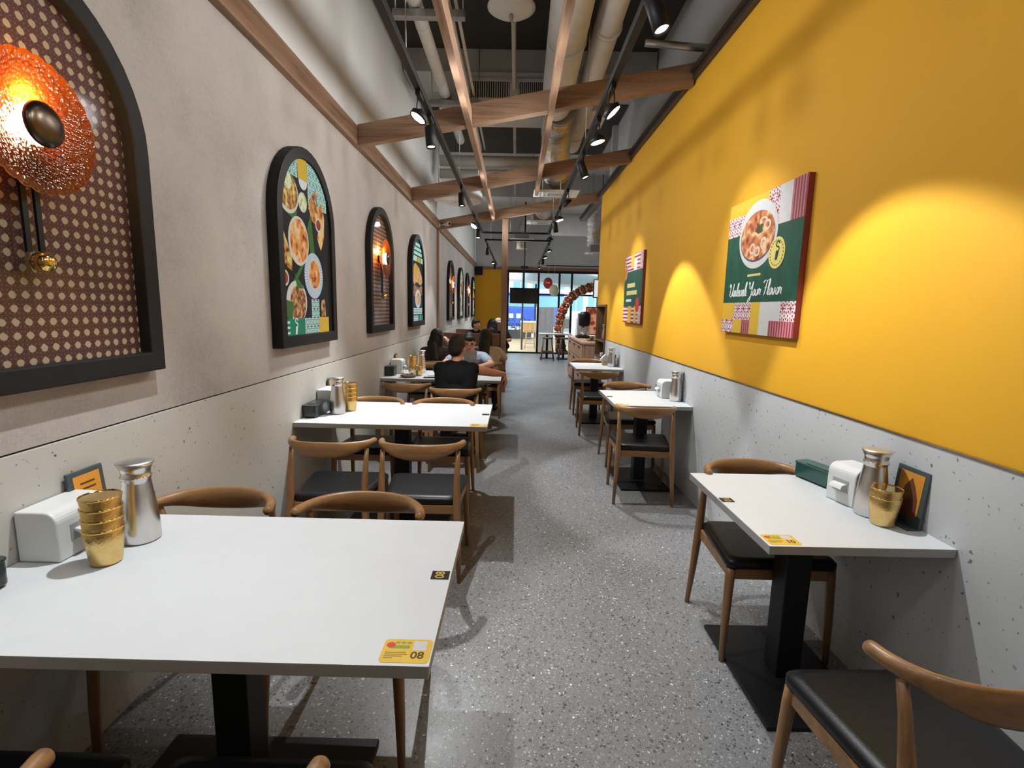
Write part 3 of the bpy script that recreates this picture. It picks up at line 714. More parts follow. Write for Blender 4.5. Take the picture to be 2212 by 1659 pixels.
B().lathe([(0, 0), (0.04, 0), (0.075, 0.045), (0.085, 0.065), (0.082, 0.066), (0.070, 0.045), (0.036, 0.006), (0, 0.006)], n=28).build('dish', PLASW, bw)
B().lathe([(0.0725, 0.048), (0.0, 0.049)], n=28).build('soup', plain('curry', (0.45, 0.16, 0.05), 0.3, var=0.3, scale=60), bw)

# ================================================================== wall pictures
def print_mat(name, build, em):
    if name in MATS: return MATS[name]
    m, nt, b = newmat(name); c = build(nt)
    if em:
        nt.links.new(c, b.inputs['Emission Color']); b.inputs['Emission Strength'].default_value = em
        b.inputs['Base Color'].default_value = (0.008, 0.008, 0.008, 1); b.inputs['Roughness'].default_value = 0.35; b.inputs['Specular IOR Level'].default_value = 0.06
    else:
        nt.links.new(c, b.inputs['Base Color']); b.inputs['Roughness'].default_value = 0.6
    return m
def food(name, stops, scale, em=0.0):
    def f(nt):
        v = coords(nt); vo = nt.nodes.new('ShaderNodeTexVoronoi'); vo.inputs['Scale'].default_value = scale; vo.feature = 'SMOOTH_F1'
        d = nt.nodes.new('ShaderNodeTexNoise'); d.inputs['Scale'].default_value = scale * 0.6; d.inputs['Detail'].default_value = 4
        nt.links.new(v, d.inputs['Vector'])
        a = nt.nodes.new('ShaderNodeVectorMath'); a.operation = 'MULTIPLY_ADD'; a.inputs[1].default_value = (1.6 / scale,) * 3
        nt.links.new(d.outputs['Color'], a.inputs[0]); nt.links.new(v, a.inputs[2]); nt.links.new(a.outputs[0], vo.inputs['Vector'])
        g = mth(nt, 'ADD', mth(nt, 'MULTIPLY', vo.outputs['Distance'], 0.6), mth(nt, 'MULTIPLY', d.outputs['Fac'], 0.55))
        g = mth(nt, 'MULTIPLY_ADD', g, 2.3, -0.62)
        return ramp(nt, g, stops)
    return print_mat(name, f, em)
def flat(name, col, em=0.0):
    return print_mat(name, lambda nt: ramp(nt, noise(nt, coords(nt), 30), [(0.3, tuple(c * 0.94 for c in col)), (0.7, col)]), em)
def tiles(name, c0, c1, step, em=0.0):
    def f(nt):
        t = nt.nodes.new('ShaderNodeTexCoord'); s = nt.nodes.new('ShaderNodeSeparateXYZ'); nt.links.new(t.outputs['Object'], s.inputs[0])
        d = []
        for o in (s.outputs[1], s.outputs[2]):
            k = mth(nt, 'SUBTRACT', mth(nt, 'FRACT', mth(nt, 'ADD', mth(nt, 'DIVIDE', o, step), 50.0)), 0.5); d.append(mth(nt, 'ABSOLUTE', k))
        r = mth(nt, 'SQRT', mth(nt, 'ADD', mth(nt, 'MULTIPLY', d[0], d[0]), mth(nt, 'MULTIPLY', d[1], d[1])))
        core = mth(nt, 'LESS_THAN', r, 0.15)
        dx = mth(nt, 'SUBTRACT', d[0], 0.27); dy = mth(nt, 'SUBTRACT', d[1], 0.27)
        q = mth(nt, 'SQRT', mth(nt, 'ADD', mth(nt, 'MULTIPLY', dx, dx), mth(nt, 'MULTIPLY', dy, dy)))
        rg = mth(nt, 'COMPARE', q, 0.15, 0.055)
        ed = mth(nt, 'GREATER_THAN', mth(nt, 'MULTIPLY', mth(nt, 'GREATER_THAN', d[0], 0.30), mth(nt, 'LESS_THAN', d[1], 0.10)), 0.5)
        ed2 = mth(nt, 'GREATER_THAN', mth(nt, 'MULTIPLY', mth(nt, 'GREATER_THAN', d[1], 0.30), mth(nt, 'LESS_THAN', d[0], 0.10)), 0.5)
        m = mth(nt, 'MAXIMUM', mth(nt, 'MAXIMUM', core, rg), mth(nt, 'MAXIMUM', ed, ed2))
        return mixc(nt, m, c0, c1)
    return print_mat(name, f, em)
def stripes(name, c0, c1, step, axis=1, em=0.0, duty=0.5):
    def f(nt):
        t = nt.nodes.new('ShaderNodeTexCoord'); s = nt.nodes.new('ShaderNodeSeparateXYZ'); nt.links.new(t.outputs['Object'], s.inputs[0])
        k = mth(nt, 'FRACT', mth(nt, 'ADD', mth(nt, 'DIVIDE', s.outputs[axis], step), 50.0))
        return mixc(nt, mth(nt, 'LESS_THAN', k, duty), c0, c1)
    return print_mat(name, f, em)
def radial(name, c0, c1, n, cy, cz, em=0.0):
    def f(nt):
        t = nt.nodes.new('ShaderNodeTexCoord'); s = nt.nodes.new('ShaderNodeSeparateXYZ'); nt.links.new(t.outputs['Object'], s.inputs[0])
        a = mth(nt, 'ARCTAN2', mth(nt, 'SUBTRACT', s.outputs[2], cz), mth(nt, 'SUBTRACT', s.outputs[1], cy))
        k = mth(nt, 'FRACT', mth(nt, 'ADD', mth(nt, 'MULTIPLY', a, n / (2 * PI)), 50.0))
        return mixc(nt, mth(nt, 'LESS_THAN', k, 0.35), c0, c1)
    return print_mat(name, f, em)
def arch(w, h, ins=0.0, n=20):
    r = w / 2 - ins; sp = h - w / 2
    return [(-r, ins), (r, ins)] + [(r * math.cos(a), sp + r * math.sin(a)) for a in [PI * k / n for k in range(n + 1)]]
def clip_arch(poly, w, h, ins):
    """keep a print inside the arched opening"""
    r = w / 2 - ins - 0.002; sp = h - w / 2; out = []
    for u, v in poly:
        v = max(v, ins + 0.002)
        if v <= sp: u = max(-r, min(r, u))
        else:
            d = math.hypot(u, v - sp)
            if d > r: u, v = u * r / d, sp + (v - sp) * r / d
        out.append((u, v))
    return out
def subdiv(poly, n=6):
    o = []
    for i in range(len(poly)):
        a, b = poly[i], poly[(i + 1) % len(poly)]
        o += [(a[0] + (b[0] - a[0]) * k / n, a[1] + (b[1] - a[1]) * k / n) for k in range(n)]
    return o
AW, AH, AI, AZ = 0.90, 1.235, 0.068, 1.240
def rect(u0, u1, v0, v1): return [(u0, v0), (u1, v0), (u1, v1), (u0, v1)]
def lp(t, poly, layer, name, mat, parent=None, base=0.048):
    x = base + 0.0007 * layer
    p = clip_arch([(u - 0.45, v) for u, v in poly], AW, AH, AI)
    return B().prism(p, x, x + 0.0006, 'x').build(name, mat, parent or t)
E_ = 0.62
KBG = flat('print_black', (0.012, 0.010, 0.009), 0.6); CRE = flat('print_cream', (0.78, 0.72, 0.62), E_); WHI = flat('print_white', (0.85, 0.86, 0.86), E_)
YEL = flat('print_yellow', (0.85, 0.52, 0.04), E_); LEAF = flat('print_leaf', (0.05, 0.15, 0.03), 0.7); GRN = flat('print_green', (0.015, 0.20, 0.10), 0.8)
TQ = tiles('print_turquoise_tiles', (0.03, 0.20, 0.15), (0.62, 0.90, 0.82), 0.058, E_); TQW = tiles('print_white_tiles', (0.01, 0.06, 0.04), (0.62, 0.88, 0.78), 0.058, E_)
CURRY = food('print_curry', [(0.05, (0.20, 0.035, 0.008)), (0.35, (0.72, 0.20, 0.035)), (0.68, (0.92, 0.40, 0.11)), (0.95, (1.0, 0.68, 0.36))], 26, E_)
RICE = food('print_fried', [(0.05, (0.05, 0.018, 0.005)), (0.4, (0.38, 0.15, 0.03)), (0.7, (0.74, 0.40, 0.07)), (0.95, (0.90, 0.74, 0.30))], 30, E_)
NOOD = food('print_noodles', [(0.1, (0.07, 0.02, 0.006)), (0.5, (0.36, 0.13, 0.04)), (0.9, (0.74, 0.42, 0.18))], 40, E_)
LIME = food('print_lime', [(0.3, (0.45, 0.55, 0.12)), (0.6, (0.85, 0.90, 0.55))], 40, E_); SAUCE = food('print_sauce', [(0.3, (0.25, 0.02, 0.01)), (0.6, (0.45, 0.06, 0.02))], 40, E_)
CHIP = food('print_chips', [(0.1, (0.35, 0.08, 0.01)), (0.5, (0.86, 0.34, 0.07)), (0.9, (0.98, 0.66, 0.26))], 22, E_)
FANM = radial('print_fan_plate', (0.42, 0.52, 0.62), (0.88, 0.92, 0.96), 46, 0.065, 0.450, E_)
def catmull(p, n=6):
    q = [p[0]] + list(p) + [p[-1]]; o = []
    for i in range(1, len(q) - 2):
        for k in range(n):
            t = k / n; a, b, c, d = q[i - 1], q[i], q[i + 1], q[i + 2]
            o.append(tuple(0.5 * (2 * b[j] + (c[j] - a[j]) * t + (2 * a[j] - 5 * b[j] + 4 * c[j] - d[j]) * t * t + (3 * b[j] - a[j] - 3 * c[j] + d[j]) * t ** 3) for j in (0, 1)))
    o.append(tuple(p[-1])); return o
def logo(t, u, v, s, mat, parent, layer, base=0.048, name='logo', flip=1):
    """swirl of steam over a tapering cup"""
    pts = []
    pts = catmull([(u + flip * s * x, v + s * y) for x, y in ((0.26, 0.40), (0.16, 0.54), (-0.04, 0.55), (-0.17, 0.42), (-0.10, 0.28), (0.10, 0.22), (0.22, 0.12), (0.18, -0.02), (0.02, -0.08), (-0.10, -0.02))], 5)
    x = base + 0.0007 * layer
    b = B().tube([(x, p[0], p[1]) for p in pts], 0.0004, 6, up=(1, 0, 0), rad2=0.0004)
    # ribbon
    b = B(); w = s * 0.055
    vs = []
    for i, p in enumerate(pts):
        a = pts[max(0, i - 1)]; c = pts[min(len(pts) - 1, i + 1)]; d = Vector((c[0] - a[0], c[1] - a[1])).normalized()
        vs += [(x, p[0] - d.y * w, p[1] + d.x * w), (x, p[0] + d.y * w, p[1] - d.x * w)]
    b.add(vs, [(2 * i, 2 * i + 1, 2 * i + 3, 2 * i + 2) for i in range(len(pts) - 1)])
    cup_ = [(u + flip * s * a, v + s * c) for a, c in ((-0.22, -0.60), (0.06, -0.60), (0.20, -0.10), (-0.14, -0.04))]
    b.add([(x, p[0], p[1]) for p in cup_], [(0, 1, 2, 3)])
    return b.build(name, mat, parent)
def lightbox_food(y, label):
    t = thing('arched_lightbox', label, 'lightbox', (LX + 0.001, y, AZ), group='arched lightboxes')
    B().ring(arch(AW, AH), arch(AW, AH, AI), 0, 0.065).build('frame', MATT, t, bevel=0.004)
    pn = B().prism(arch(AW, AH, AI - 0.002), 0.0, 0.047, 'x').build('print_panel', KBG, t); pn['label'] = 'backlit print of dishes on black'
    P = lambda poly, layer, name, mat, par=None: lp(t, poly, layer, name, mat, pn)
    P(subdiv(rect(0.09, 0.32, 1.03, 1.20)), 1, 'tile_print', TQ); P(subdiv(rect(0.325, 0.465, 1.035, 1.17)), 2, 'yellow_block_print', YEL)
    P(subdiv(rect(0.47, 0.78, 0.90, 1.16)), 1, 'tile_print', TQ); P(ellipse(0.40, 1.03, 0.062, 0.052), 1, 'cup_print', WHI)
    P(subdiv([(0.48, 0.93), (0.60, 1.03), (0.62, 0.93), (0.54, 0.80)]), 2, 'board_print', NOOD)
    P(ellipse(0.178, 0.915, 0.142, 0.118), 3, 'plate_print', CRE); P(ellipse(0.180, 0.925, 0.128, 0.105), 4, 'food_print', RICE)
    P(ellipse(0.17, 0.985, 0.06, 0.05), 5, 'garnish_print', LIME)
    P(ellipse(0.381, 0.898, 0.063, 0.061), 3, 'plate_print', CRE); P(ellipse(0.381, 0.898, 0.055, 0.053), 4, 'food_print', LIME)
    P(subdiv([(0.13, 0.80), (0.30, 0.83), (0.26, 0.77)]), 1, 'leaf_print', LEAF); P(subdiv([(0.44, 0.75), (0.50, 0.85), (0.55, 0.60), (0.48, 0.58)]), 1, 'leaf_print', LEAF)
    P(subdiv([(0.47, 0.88), (0.52, 0.97), (0.60, 0.90), (0.70, 0.95), (0.735, 0.85), (0.72, 0.72), (0.66, 0.63), (0.60, 0.70), (0.63, 0.78), (0.52, 0.81), (0.49, 0.86)]), 2, 'chips_print', CHIP)
    P(ellipse(0.625, 0.797, 0.052, 0.046), 3, 'plate_print', CRE); P(ellipse(0.625, 0.797, 0.038, 0.034), 4, 'sauce_print', SAUCE)
    P(ellipse(0.302, 0.650, 0.148, 0.150), 4, 'bowl_print', CRE); P(ellipse(0.308, 0.652, 0.130, 0.132), 5, 'curry_print', CURRY)
    P(ellipse(0.515, 0.450, 0.152, 0.150, 40), 6, 'fan_plate_print', FANM); P(ellipse(0.524, 0.460, 0.104, 0.104), 7, 'plate_print', CRE); P(ellipse(0.524, 0.460, 0.090, 0.092), 8, 'curry_print', CURRY)
    P(subdiv([(0.045, 0.70), (0.10, 0.68), (0.20, 0.55), (0.19, 0.46), (0.13, 0.48), (0.06, 0.52)]), 2, 'fritter_print', RICE)
    P(ellipse(0.092, 0.414, 0.050, 0.047), 3, 'plate_print', CRE); P(ellipse(0.092, 0.414, 0.036, 0.034), 4, 'sauce_print', SAUCE)
    P(subdiv([(0.15, 0.36), (0.34, 0.52), (0.36, 0.50), (0.19, 0.34)]), 1, 'leaf_print', LEAF)
    P(ellipse(0.245, 0.275, 0.148, 0.130), 2, 'plate_print', CRE); P(ellipse(0.262, 0.265, 0.115, 0.110), 3, 'noodle_print', NOOD)
    P(subdiv([(0.07, 0.29), (0.19, 0.27), (0.17, 0.17), (0.10, 0.175)]), 4, 'leaf_print', LEAF); P(subdiv([(0.22, 0.45), (0.30, 0.40), (0.35, 0.36), (0.25, 0.36)]), 4, 'leaf_print', LEAF)
    P(subdiv(rect(0.466, 0.596, 0.175, 0.296)), 2, 'tile_print', TQW); P(subdiv(rect(0.345, 0.585, 0.060, 0.174)), 2, 'tile_print', TQW)
    P(subdiv(rect(0.075, 0.345, 0.060, 0.172)), 5, 'green_block_print', GRN); P(subdiv(rect(0.585, 0.76, 0.062, 0.176)), 3, 'yellow_block_print', YEL)
    P(subdiv([(0.63, 0.29), (0.70, 0.30), (0.71, 0.18), (0.63, 0.18)]), 2, 'noodle_print', NOOD)
    for k in range(3): P(subdiv(rect(0.075, 0.125, 0.080 + 0.032 * k, 0.093 + 0.032 * k)), 6, 'white_bar_print', WHI)
    logo(t, -0.45 + 0.215, 0.125, 0.085, WHI, pn, 7)
    return t
def lightbox_menu(y, label):
    t = thing('arched_lightbox', label, 'lightbox', (LX + 0.001, y, AZ), group='arched lightboxes')
    B().ring(arch(AW, AH), arch(AW, AH, AI), 0, 0.065).build('frame', MATT, t, bevel=0.004)
    pn = B().prism(arch(AW, AH, AI - 0.002), 0.0, 0.047, 'x').build('print_panel', KBG, t); pn['label'] = 'backlit menu print'
    P = lambda poly, layer, name, mat, par=None: lp(t, poly, layer, name, mat, pn)
    P(subdiv(rect(0.05, 0.85, 0.86, 1.2), 8), 1, 'green_block_print', flat('print_deep_green', (0.012, 0.10, 0.06), 0.7))
    for k, (a, c) in enumerate(((0.30, 0.60), (0.20, 0.70), (0.16, 0.74))): P(subdiv(rect(a, c, 1.08 - 0.06 * k, 1.12 - 0.06 * k)), 2, 'heading_block_print', flat('print_mint', (0.45, 0.80, 0.70), 0.8))
    for k, (a, c) in enumerate(((0.14, 0.38), (0.42, 0.62), (0.66, 0.80))): P(subdiv(rect(a, c, 0.87, 0.94)), 2, 'heading_block_print', YEL if k == 1 else MATS['print_mint'])
    P(subdiv([(0.10, 0.62), (0.16, 0.78), (0.32, 0.84), (0.52, 0.80), (0.70, 0.70), (0.78, 0.62), (0.64, 0.56), (0.36, 0.60), (0.20, 0.55)]), 2, 'food_print', CHIP)
    P(ellipse(0.28, 0.76, 0.13, 0.08), 3, 'food_print', YEL); P(subdiv([(0.12, 0.42), (0.20, 0.56), (0.44, 0.52), (0.74, 0.56), (0.76, 0.44), (0.40, 0.36)]), 2, 'food_print', NOOD)
    P(ellipse(0.44, 0.37, 0.19, 0.125), 4, 'plate_print', WHI); P(ellipse(0.44, 0.37, 0.12, 0.085), 5, 'curry_print', CURRY)
    MN = stripes('print_menu_lines', (0.62, 0.74, 0.70), (0.03, 0.12, 0.09), 0.022, 2, 0.8, 0.4)
    P(subdiv(rect(0.10, 0.74, 0.155, 0.245)), 2, 'menu_text_print', MN); P(subdiv(rect(0.10, 0.46, 0.07, 0.145)), 2, 'menu_text_print', MN); P(subdiv(rect(0.50, 0.80, 0.07, 0.145)), 2, 'green_block_print', GRN)
    logo(t, -0.45 + 0.60, 0.110, 0.06, WHI, pn, 4)
    return t
AMBER = None
def amber():
    m, nt, b = newmat('amber_glass'); nt.nodes.remove(b); out = nt.nodes['Material Output']
    v = coords(nt); vo = nt.nodes.new('ShaderNodeTexVoronoi'); vo.inputs['Scale'].default_value = 95; nt.links.new(v, vo.inputs['Vector'])
    c = ramp(nt, vo.outputs['Distance'], [(0.1, (1.0, 0.74, 0.42)), (0.5, (0.95, 0.44, 0.12))])
    bp = nt.nodes.new('ShaderNodeBump'); bp.inputs['Strength'].default_value = 0.9; bp.inputs['Distance'].default_value = 0.004; nt.links.new(vo.outputs['Distance'], bp.inputs['Height'])
    tr = nt.nodes.new('ShaderNodeBsdfTranslucent'); nt.links.new(c, tr.inputs[0]); nt.links.new(bp.outputs[0], tr.inputs['Normal'])
    gl = nt.nodes.new('ShaderNodeBsdfGlossy'); gl.inputs['Roughness'].default_value = 0.12; gl.inputs[0].default_value = (1, 0.85, 0.7, 1); nt.links.new(bp.outputs[0], gl.inputs['Normal'])
    tp = nt.nodes.new('ShaderNodeBsdfTransparent'); tp.inputs[0].default_value = (0.95, 0.50, 0.18, 1)
    m1 = nt.nodes.new('ShaderNodeMixShader'); m1.inputs[0].default_value = 0.14; nt.links.new(tr.outputs[0], m1.inputs[1]); nt.links.new(tp.outputs[0], m1.inputs[2])
    m2 = nt.nodes.new('ShaderNodeMixShader'); m2.inputs[0].default_value = 0.10; nt.links.new(m1.outputs[0], m2.inputs[1]); nt.links.new(gl.outputs[0], m2.inputs[2])
    nt.links.new(m2.outputs[0], out.inputs[0]); return m
AMBER = amber()
BULB = emit('bulb_glow', (1.0, 0.80, 0.62), 26.0, var=0.0)
def rattan(y, label, plabel):
    t = thing('arched_cane_panel', plabel, 'wall panel', (LX + 0.001, y, AZ), group='arched cane panels')
    B().ring(arch(AW, AH), arch(AW, AH, AI), 0, 0.055).build('frame', MATT, t, bevel=0.004)
    c = B().prism(arch(AW, AH, AI - 0.002), 0.0, 0.012, 'x').build('cane_webbing', MATS['cane_webbing'], t); c['label'] = 'dark cane webbing with pale holes'
    l = thing('wall_lamp', label, 'lamp', (LX + 0.015, y - 0.022, AZ + 0.735), group='amber glass wall lamps')
    B().tube([(-0.001, 0, 0), (0.020, 0, 0)], 0.045, 20).build('wall_plate', DKBRASS, l)
    B().tube([(0.018, 0, 0), (0.088, 0, 0)], 0.006, 8).build('stem', DKBRASS, l)
    def wob(i, a): return 1 + (0.030 * abs(math.sin(a * 14)) if i in (5, 6) else 0.012 * math.sin(a * 28) if i in (4, 7) else 0)
    B().lathe([(0.012, 0.040), (0.060, 0.040), (0.095, 0.044), (0.125, 0.052), (0.155, 0.064), (0.180, 0.074), (0.180, 0.078), (0.153, 0.070), (0.122, 0.058), (0.090, 0.050), (0.058, 0.046), (0.012, 0.046)], n=112, axis='x', wob=wob).build('glass_shade', AMBER, l)
    B().ball((0.068, 0, 0), (0.022, 0.056, 0.056), 24, 14).build('bulb', BULB, l)
    B().lathe([(0.060, 0.088), (0.058, 0.096), (0.045, 0.104), (0.025, 0.109), (0.0, 0.110)], n=32, axis='x').build('cap', DKBRASS, l)
    for sy in (-0.020, 0.020): B().b2((0.022, sy - 0.008, -0.345), (0.030, sy + 0.008, -0.165)).build('rod', BLACK, l)
    B().b2((0.020, -0.028, -0.166), (0.032, 0.028, -0.05)).build('rod_mount', BLACK, l)
    bl = B().ball((0.045, 0.0, -0.372), 0.031, 20, 12).build('ball', BRASS, l); bl['label'] = 'polished brass ball'
    for (x, e, col) in ((0.030, 6.0, (1.0, 0.55, 0.20)),):
        ld = bpy.data.lights.new('lamp_glow', 'POINT'); ld.energy = e; ld.color = col; ld.shadow_soft_size = 0.02
        lo = bpy.data.objects.new('lamp_glow', ld); COL.objects.link(lo); lo.parent = l; lo.location = (x, 0, 0.075 if x < 0.1 else 0)
rattan(1.480, 'large amber glass wall lamp cut off by the left edge', 'arched cane panel with black frame at the left edge, nearest')
lightbox_food(3.355, 'arched black lightbox with many dishes, nearest of the lightboxes')
rattan(5.210, 'amber glass wall lamp on the second cane panel from the camera', 'second arched cane panel, between the two nearest lightboxes')
lightbox_menu(7.030, 'arched lightbox with green heading and food, just before the wall post')
rattan(10.70, 'amber glass wall lamp on the first cane panel past the wall post', 'first arched cane panel past the wall post')
lightbox_food(12.50, 'first arched lightbox past the wall post')
rattan(14.30, 'farthest amber glass wall lamp near the entrance', 'farthest arched cane panel near the entrance')
lightbox_menu(16.08, 'farthest arched lightbox beside the entrance wall')

# ------------------------------------------------------------------ canvases on the yellow wall
PRED = (0.33, 0.030, 0.050); PPNK = (0.78, 0.58, 0.60)
RT = tiles('canvas_red_tiles', PRED, (0.80, 0.70, 0.70), 0.0765); RS = stripes('canvas_red_stripes', PRED, (0.50, 0.22, 0.24), 0.026)
CY = flat('canvas_yellow', (0.80, 0.50, 0.035)); CW = flat('canvas_white', (0.72, 0.70, 0.68)); CR = flat('canvas_side_red', (0.26, 0.035, 0.035))
CG = print_mat('canvas_green', lambda nt: ramp(nt, noise(nt, coords(nt, 'Object', (1, 3, 1.6)), 4, 6, 0.7), [(0.35, (0.006, 0.062, 0.034)), (0.6, (0.010, 0.095, 0.054)), (0.8, (0.03, 0.16, 0.10))]), 0)
CB = flat('canvas_bowl', (0.66, 0.66, 0.66)); CEDGE = flat('canvas_bowl_rim', (0.10, 0.08, 0.13))
CSOUP = food('canvas_soup', [(0.05, (0.12, 0.022, 0.010)), (0.4, (0.42, 0.10, 0.028)), (0.7, (0.62, 0.24, 0.08)), (0.95, (0.82, 0.54, 0.30))], 22)
CEMB = flat('canvas_emblem', (0.82, 0.66, 0.18)); CTXT = flat('canvas_text_white', (0.85, 0.88, 0.86)); CMIN = flat('canvas_text_yellow', (0.70, 0.62, 0.25)); CINK = flat('canvas_ink', (0.01, 0.06, 0.03))
CRED = flat('canvas_red', (0.60, 0.05, 0.04)); CSQ = flat('canvas_squid', (0.80, 0.60, 0.42)); CHERB = flat('canvas_herb', (0.06, 0.07, 0.02))
GLY = {'U': (0.66, [[(.05, .72), (.0, .9), (.1, 1.0), (.16, .75), (.1, .25), (.2, 0), (.36, .1), (.47, .5), (.55, 1.0), (.5, .4), (.54, .05), (.66, .15)]]),
       'n': (0.30, [[(0, .1), (.05, .5), (.04, 0), (.1, .38), (.19, .5), (.21, .3), (.2, .05), (.3, .1)]]), 'l': (0.20, [[(0, .1), (.13, .5), (.21, .95), (.13, 1.0), (.08, .5), (.08, .05), (.2, .08)]]),
       'e': (0.23, [[(0, .15), (.14, .3), (.18, .45), (.09, .5), (.03, .25), (.1, .02), (.23, .12)]]), 'a': (0.33, [[(.25, .45), (.1, .48), (.02, .2), (.1, .02), (.22, .2), (.27, .48), (.25, .1), (.33, .05)]]),
       's': (0.25, [[(0, .08), (.12, .52), (.16, .3), (.17, .08), (.05, .02), (.25, .1)]]), 'h': (0.32, [[(0, .1), (.15, .5), (.22, .95), (.14, 1), (.06, .4), (.04, 0), (.1, .35), (.2, .48), (.24, .3), (.22, .05), (.32, .1)]]),
       'Y': (0.56, [[(0, .85), (.1, 1), (.14, .62), (.25, .5), (.4, .7), (.5, 1), (.42, .3), (.3, -.3), (.15, -.45), (.1, -.3), (.35, .0), (.55, .15)]]), 'o': (0.30, [[(.15, .48), (.03, .3), (.08, .03), (.22, .1), (.24, .4), (.14, .48), (.3, .4)]]),
       'u': (0.34, [[(0, .45), (.02, .1), (.12, .02), (.22, .2), (.25, .48), (.24, .1), (.34, .06)]]), 'r': (0.30, [[(0, .1), (.06, .52), (.1, .4), (.22, .45), (.2, .1), (.3, .06)]]),
       'F': (0.48, [[(.0, .85), (.12, 1.02), (.45, 1.0), (.68, 1.1)], [(.36, 1.0), (.28, .5), (.2, .08), (.05, -.05)], [(.15, .5), (.45, .56)]]), 'v': (0.34, [[(0, .45), (.07, .1), (.12, .02), (.24, .3), (.24, .48), (.34, .42)]]), ' ': (0.16, [])}
def script_text(body, u0, v0, size, mat, parent, x, width, slope=0.0):
    tot = sum(GLY[c][0] for c in body); k = width / tot; b = B(); cu = 0
    for ch in body:
        adv, strokes = GLY[ch]
        for s in strokes:
            pts = catmull([(u0 + (cu + p[0] + 0.10 * p[1]) * k, v0 + p[1] * size + slope * (cu + p[0]) * k) for p in s])
            n = len(pts); vs = []
            for i, p in enumerate(pts):
                a = pts[max(0, i - 1)]; c = pts[min(n - 1, i + 1)]; d = Vector((c[0] - a[0], c[1] - a[1]))
                d = d.normalized() if d.length > 1e-9 else Vector((1, 0))
                w = size * (0.030 + 0.042 * abs(d.y)) * (0.5 if i in (0, n - 1) else 1)
                xx = x + 0.0004 * i / n + 0.0005 * (len(b.f) % 2); vs += [(xx, p[0] - w, p[1] + d.x * w * 0.5), (xx, p[0] + w, p[1] - d.x * w * 0.5)]
            b.add(vs, [(2 * i, 2 * i + 1, 2 * i + 3, 2 * i + 2) for i in range(n - 1)])
        cu += adv
    return b.build('lettering', mat, parent)
def canvas(y, z, w, h, label):
    t = thing('wall_poster', label, 'poster', (RX(y) - 0.001, y, z), PI + RROT, 'canvas posters on the yellow wall')
    c = B().b2((0, 0, 0), (0.030, w, h)).build('canvas', CR, t)
    def P(poly, layer, name, mat, par=None):
        x = 0.0302 + 0.0006 * layer; return B().prism(poly, x, x + 0.0005, 'x').build(name, mat, par or c)
    return t, c, P
t, c, P = canvas(3.487, 1.380, 0.885, 0.820, 'square food poster with a soup bowl and script slogan, nearer of the two')
P(rect(0, 0.75, 0.595, 0.82), 0, 'yellow_field', CY); P(rect(0, 0.22, 0.60, 0.735), 1, 'tile_pattern', RT); P(rect(0.510, 0.630, 0.60, 0.82), 1, 'tile_pattern', RT)
P(rect(0.630, 0.752, 0.59, 0.82), 1, 'white_field', CW); P(rect(0.752, 0.885, 0.59, 0.82), 1, 'striped_field', RS)
P(rect(0, 0.885, 0.192, 0.612), 2, 'green_field', CG)
for (a, b_, m, v0, v1) in ((0, 0.172, CY, 0.085, 0.192), (0.172, 0.402, RT, 0.085, 0.192), (0.402, 0.512, CY, 0, 0.192), (0.512, 0.742, CW, 0.085, 0.192), (0.742, 0.885, RT, 0.085, 0.192),
                           (0, 0.172, RT, 0, 0.085), (0.172, 0.291, CY, 0, 0.085), (0.291, 0.402, RS, 0, 0.085), (0.512, 0.628, CW, 0, 0.085), (0.628, 0.885, RS, 0, 0.085)):
    P(rect(a, b_, v0, v1), 1, {CY: 'yellow_field', RT: 'tile_pattern', CW: 'white_field', RS: 'striped_field'}[m], m)
bo = P(ellipse(0.404, 0.590, 0.232, 0.198, 44), 3, 'bowl_print', CB)
P(ellipse(0.402, 0.577, 0.208, 0.146, 44), 4, 'bowl_rim_print', CEDGE, bo); P(ellipse(0.402, 0.584, 0.204, 0.142, 44), 5, 'soup_print', CSOUP, bo)
for (u, v, ru, rv) in ((0.36, 0.51, 0.035, 0.034), (0.42, 0.49, 0.036, 0.030), (0.49, 0.53, 0.034, 0.036), (0.52, 0.63, 0.04, 0.03), (0.47, 0.66, 0.045, 0.022)):
    x = 0.0302 + 0.0006 * 6
    B().ring(ellipse(u, v, ru, rv, 18), ellipse(u, v, ru * 0.55, rv * 0.55, 18), x, x + 0.0005, 'x').build('squid_ring_print', CSQ, bo)
P([(0.38, 0.61), (0.42, 0.59), (0.47, 0.60), (0.46, 0.63), (0.48, 0.65), (0.43, 0.64), (0.39, 0.66), (0.40, 0.63)], 7, 'herb_print', CHERB, bo)
em = P(ellipse(0.650, 0.458, 0.086, 0.086, 36), 6, 'emblem', CEMB)
logo(t, 0.655, 0.470, 0.085, CINK, em, 7, 0.0302, 'emblem_mark')
b = B()
for k in range(22):
    a = 2 * PI * k / 22; u, v = 0.650 + 0.068 * math.cos(a), 0.458 + 0.068 * math.sin(a); b.box((0.0302 + 0.0006 * 7.3, u, v), (0.0004, 0.010, 0.006), Matrix.Rotation(a + PI / 2, 3, 'X'))
b.build('emblem_ring_marks', CINK, em)
P(rect(0.325, 0.487, 0.347, 0.361), 4, 'small_caption', CMIN)
lt = script_text('Unleash Your Flavor', 0.085, 0.228, 0.085, CTXT, c, 0.0302 + 0.0006 * 5, 0.655); lt['label'] = 'white script slogan'
t, c, P = canvas(6.56, 1.365, 0.870, 0.815, 'square green poster with yellow slogan lines, farther of the two')
RS2 = stripes('canvas_red_dashes', PPNK, PRED, 0.045, 2, 0, 0.45)
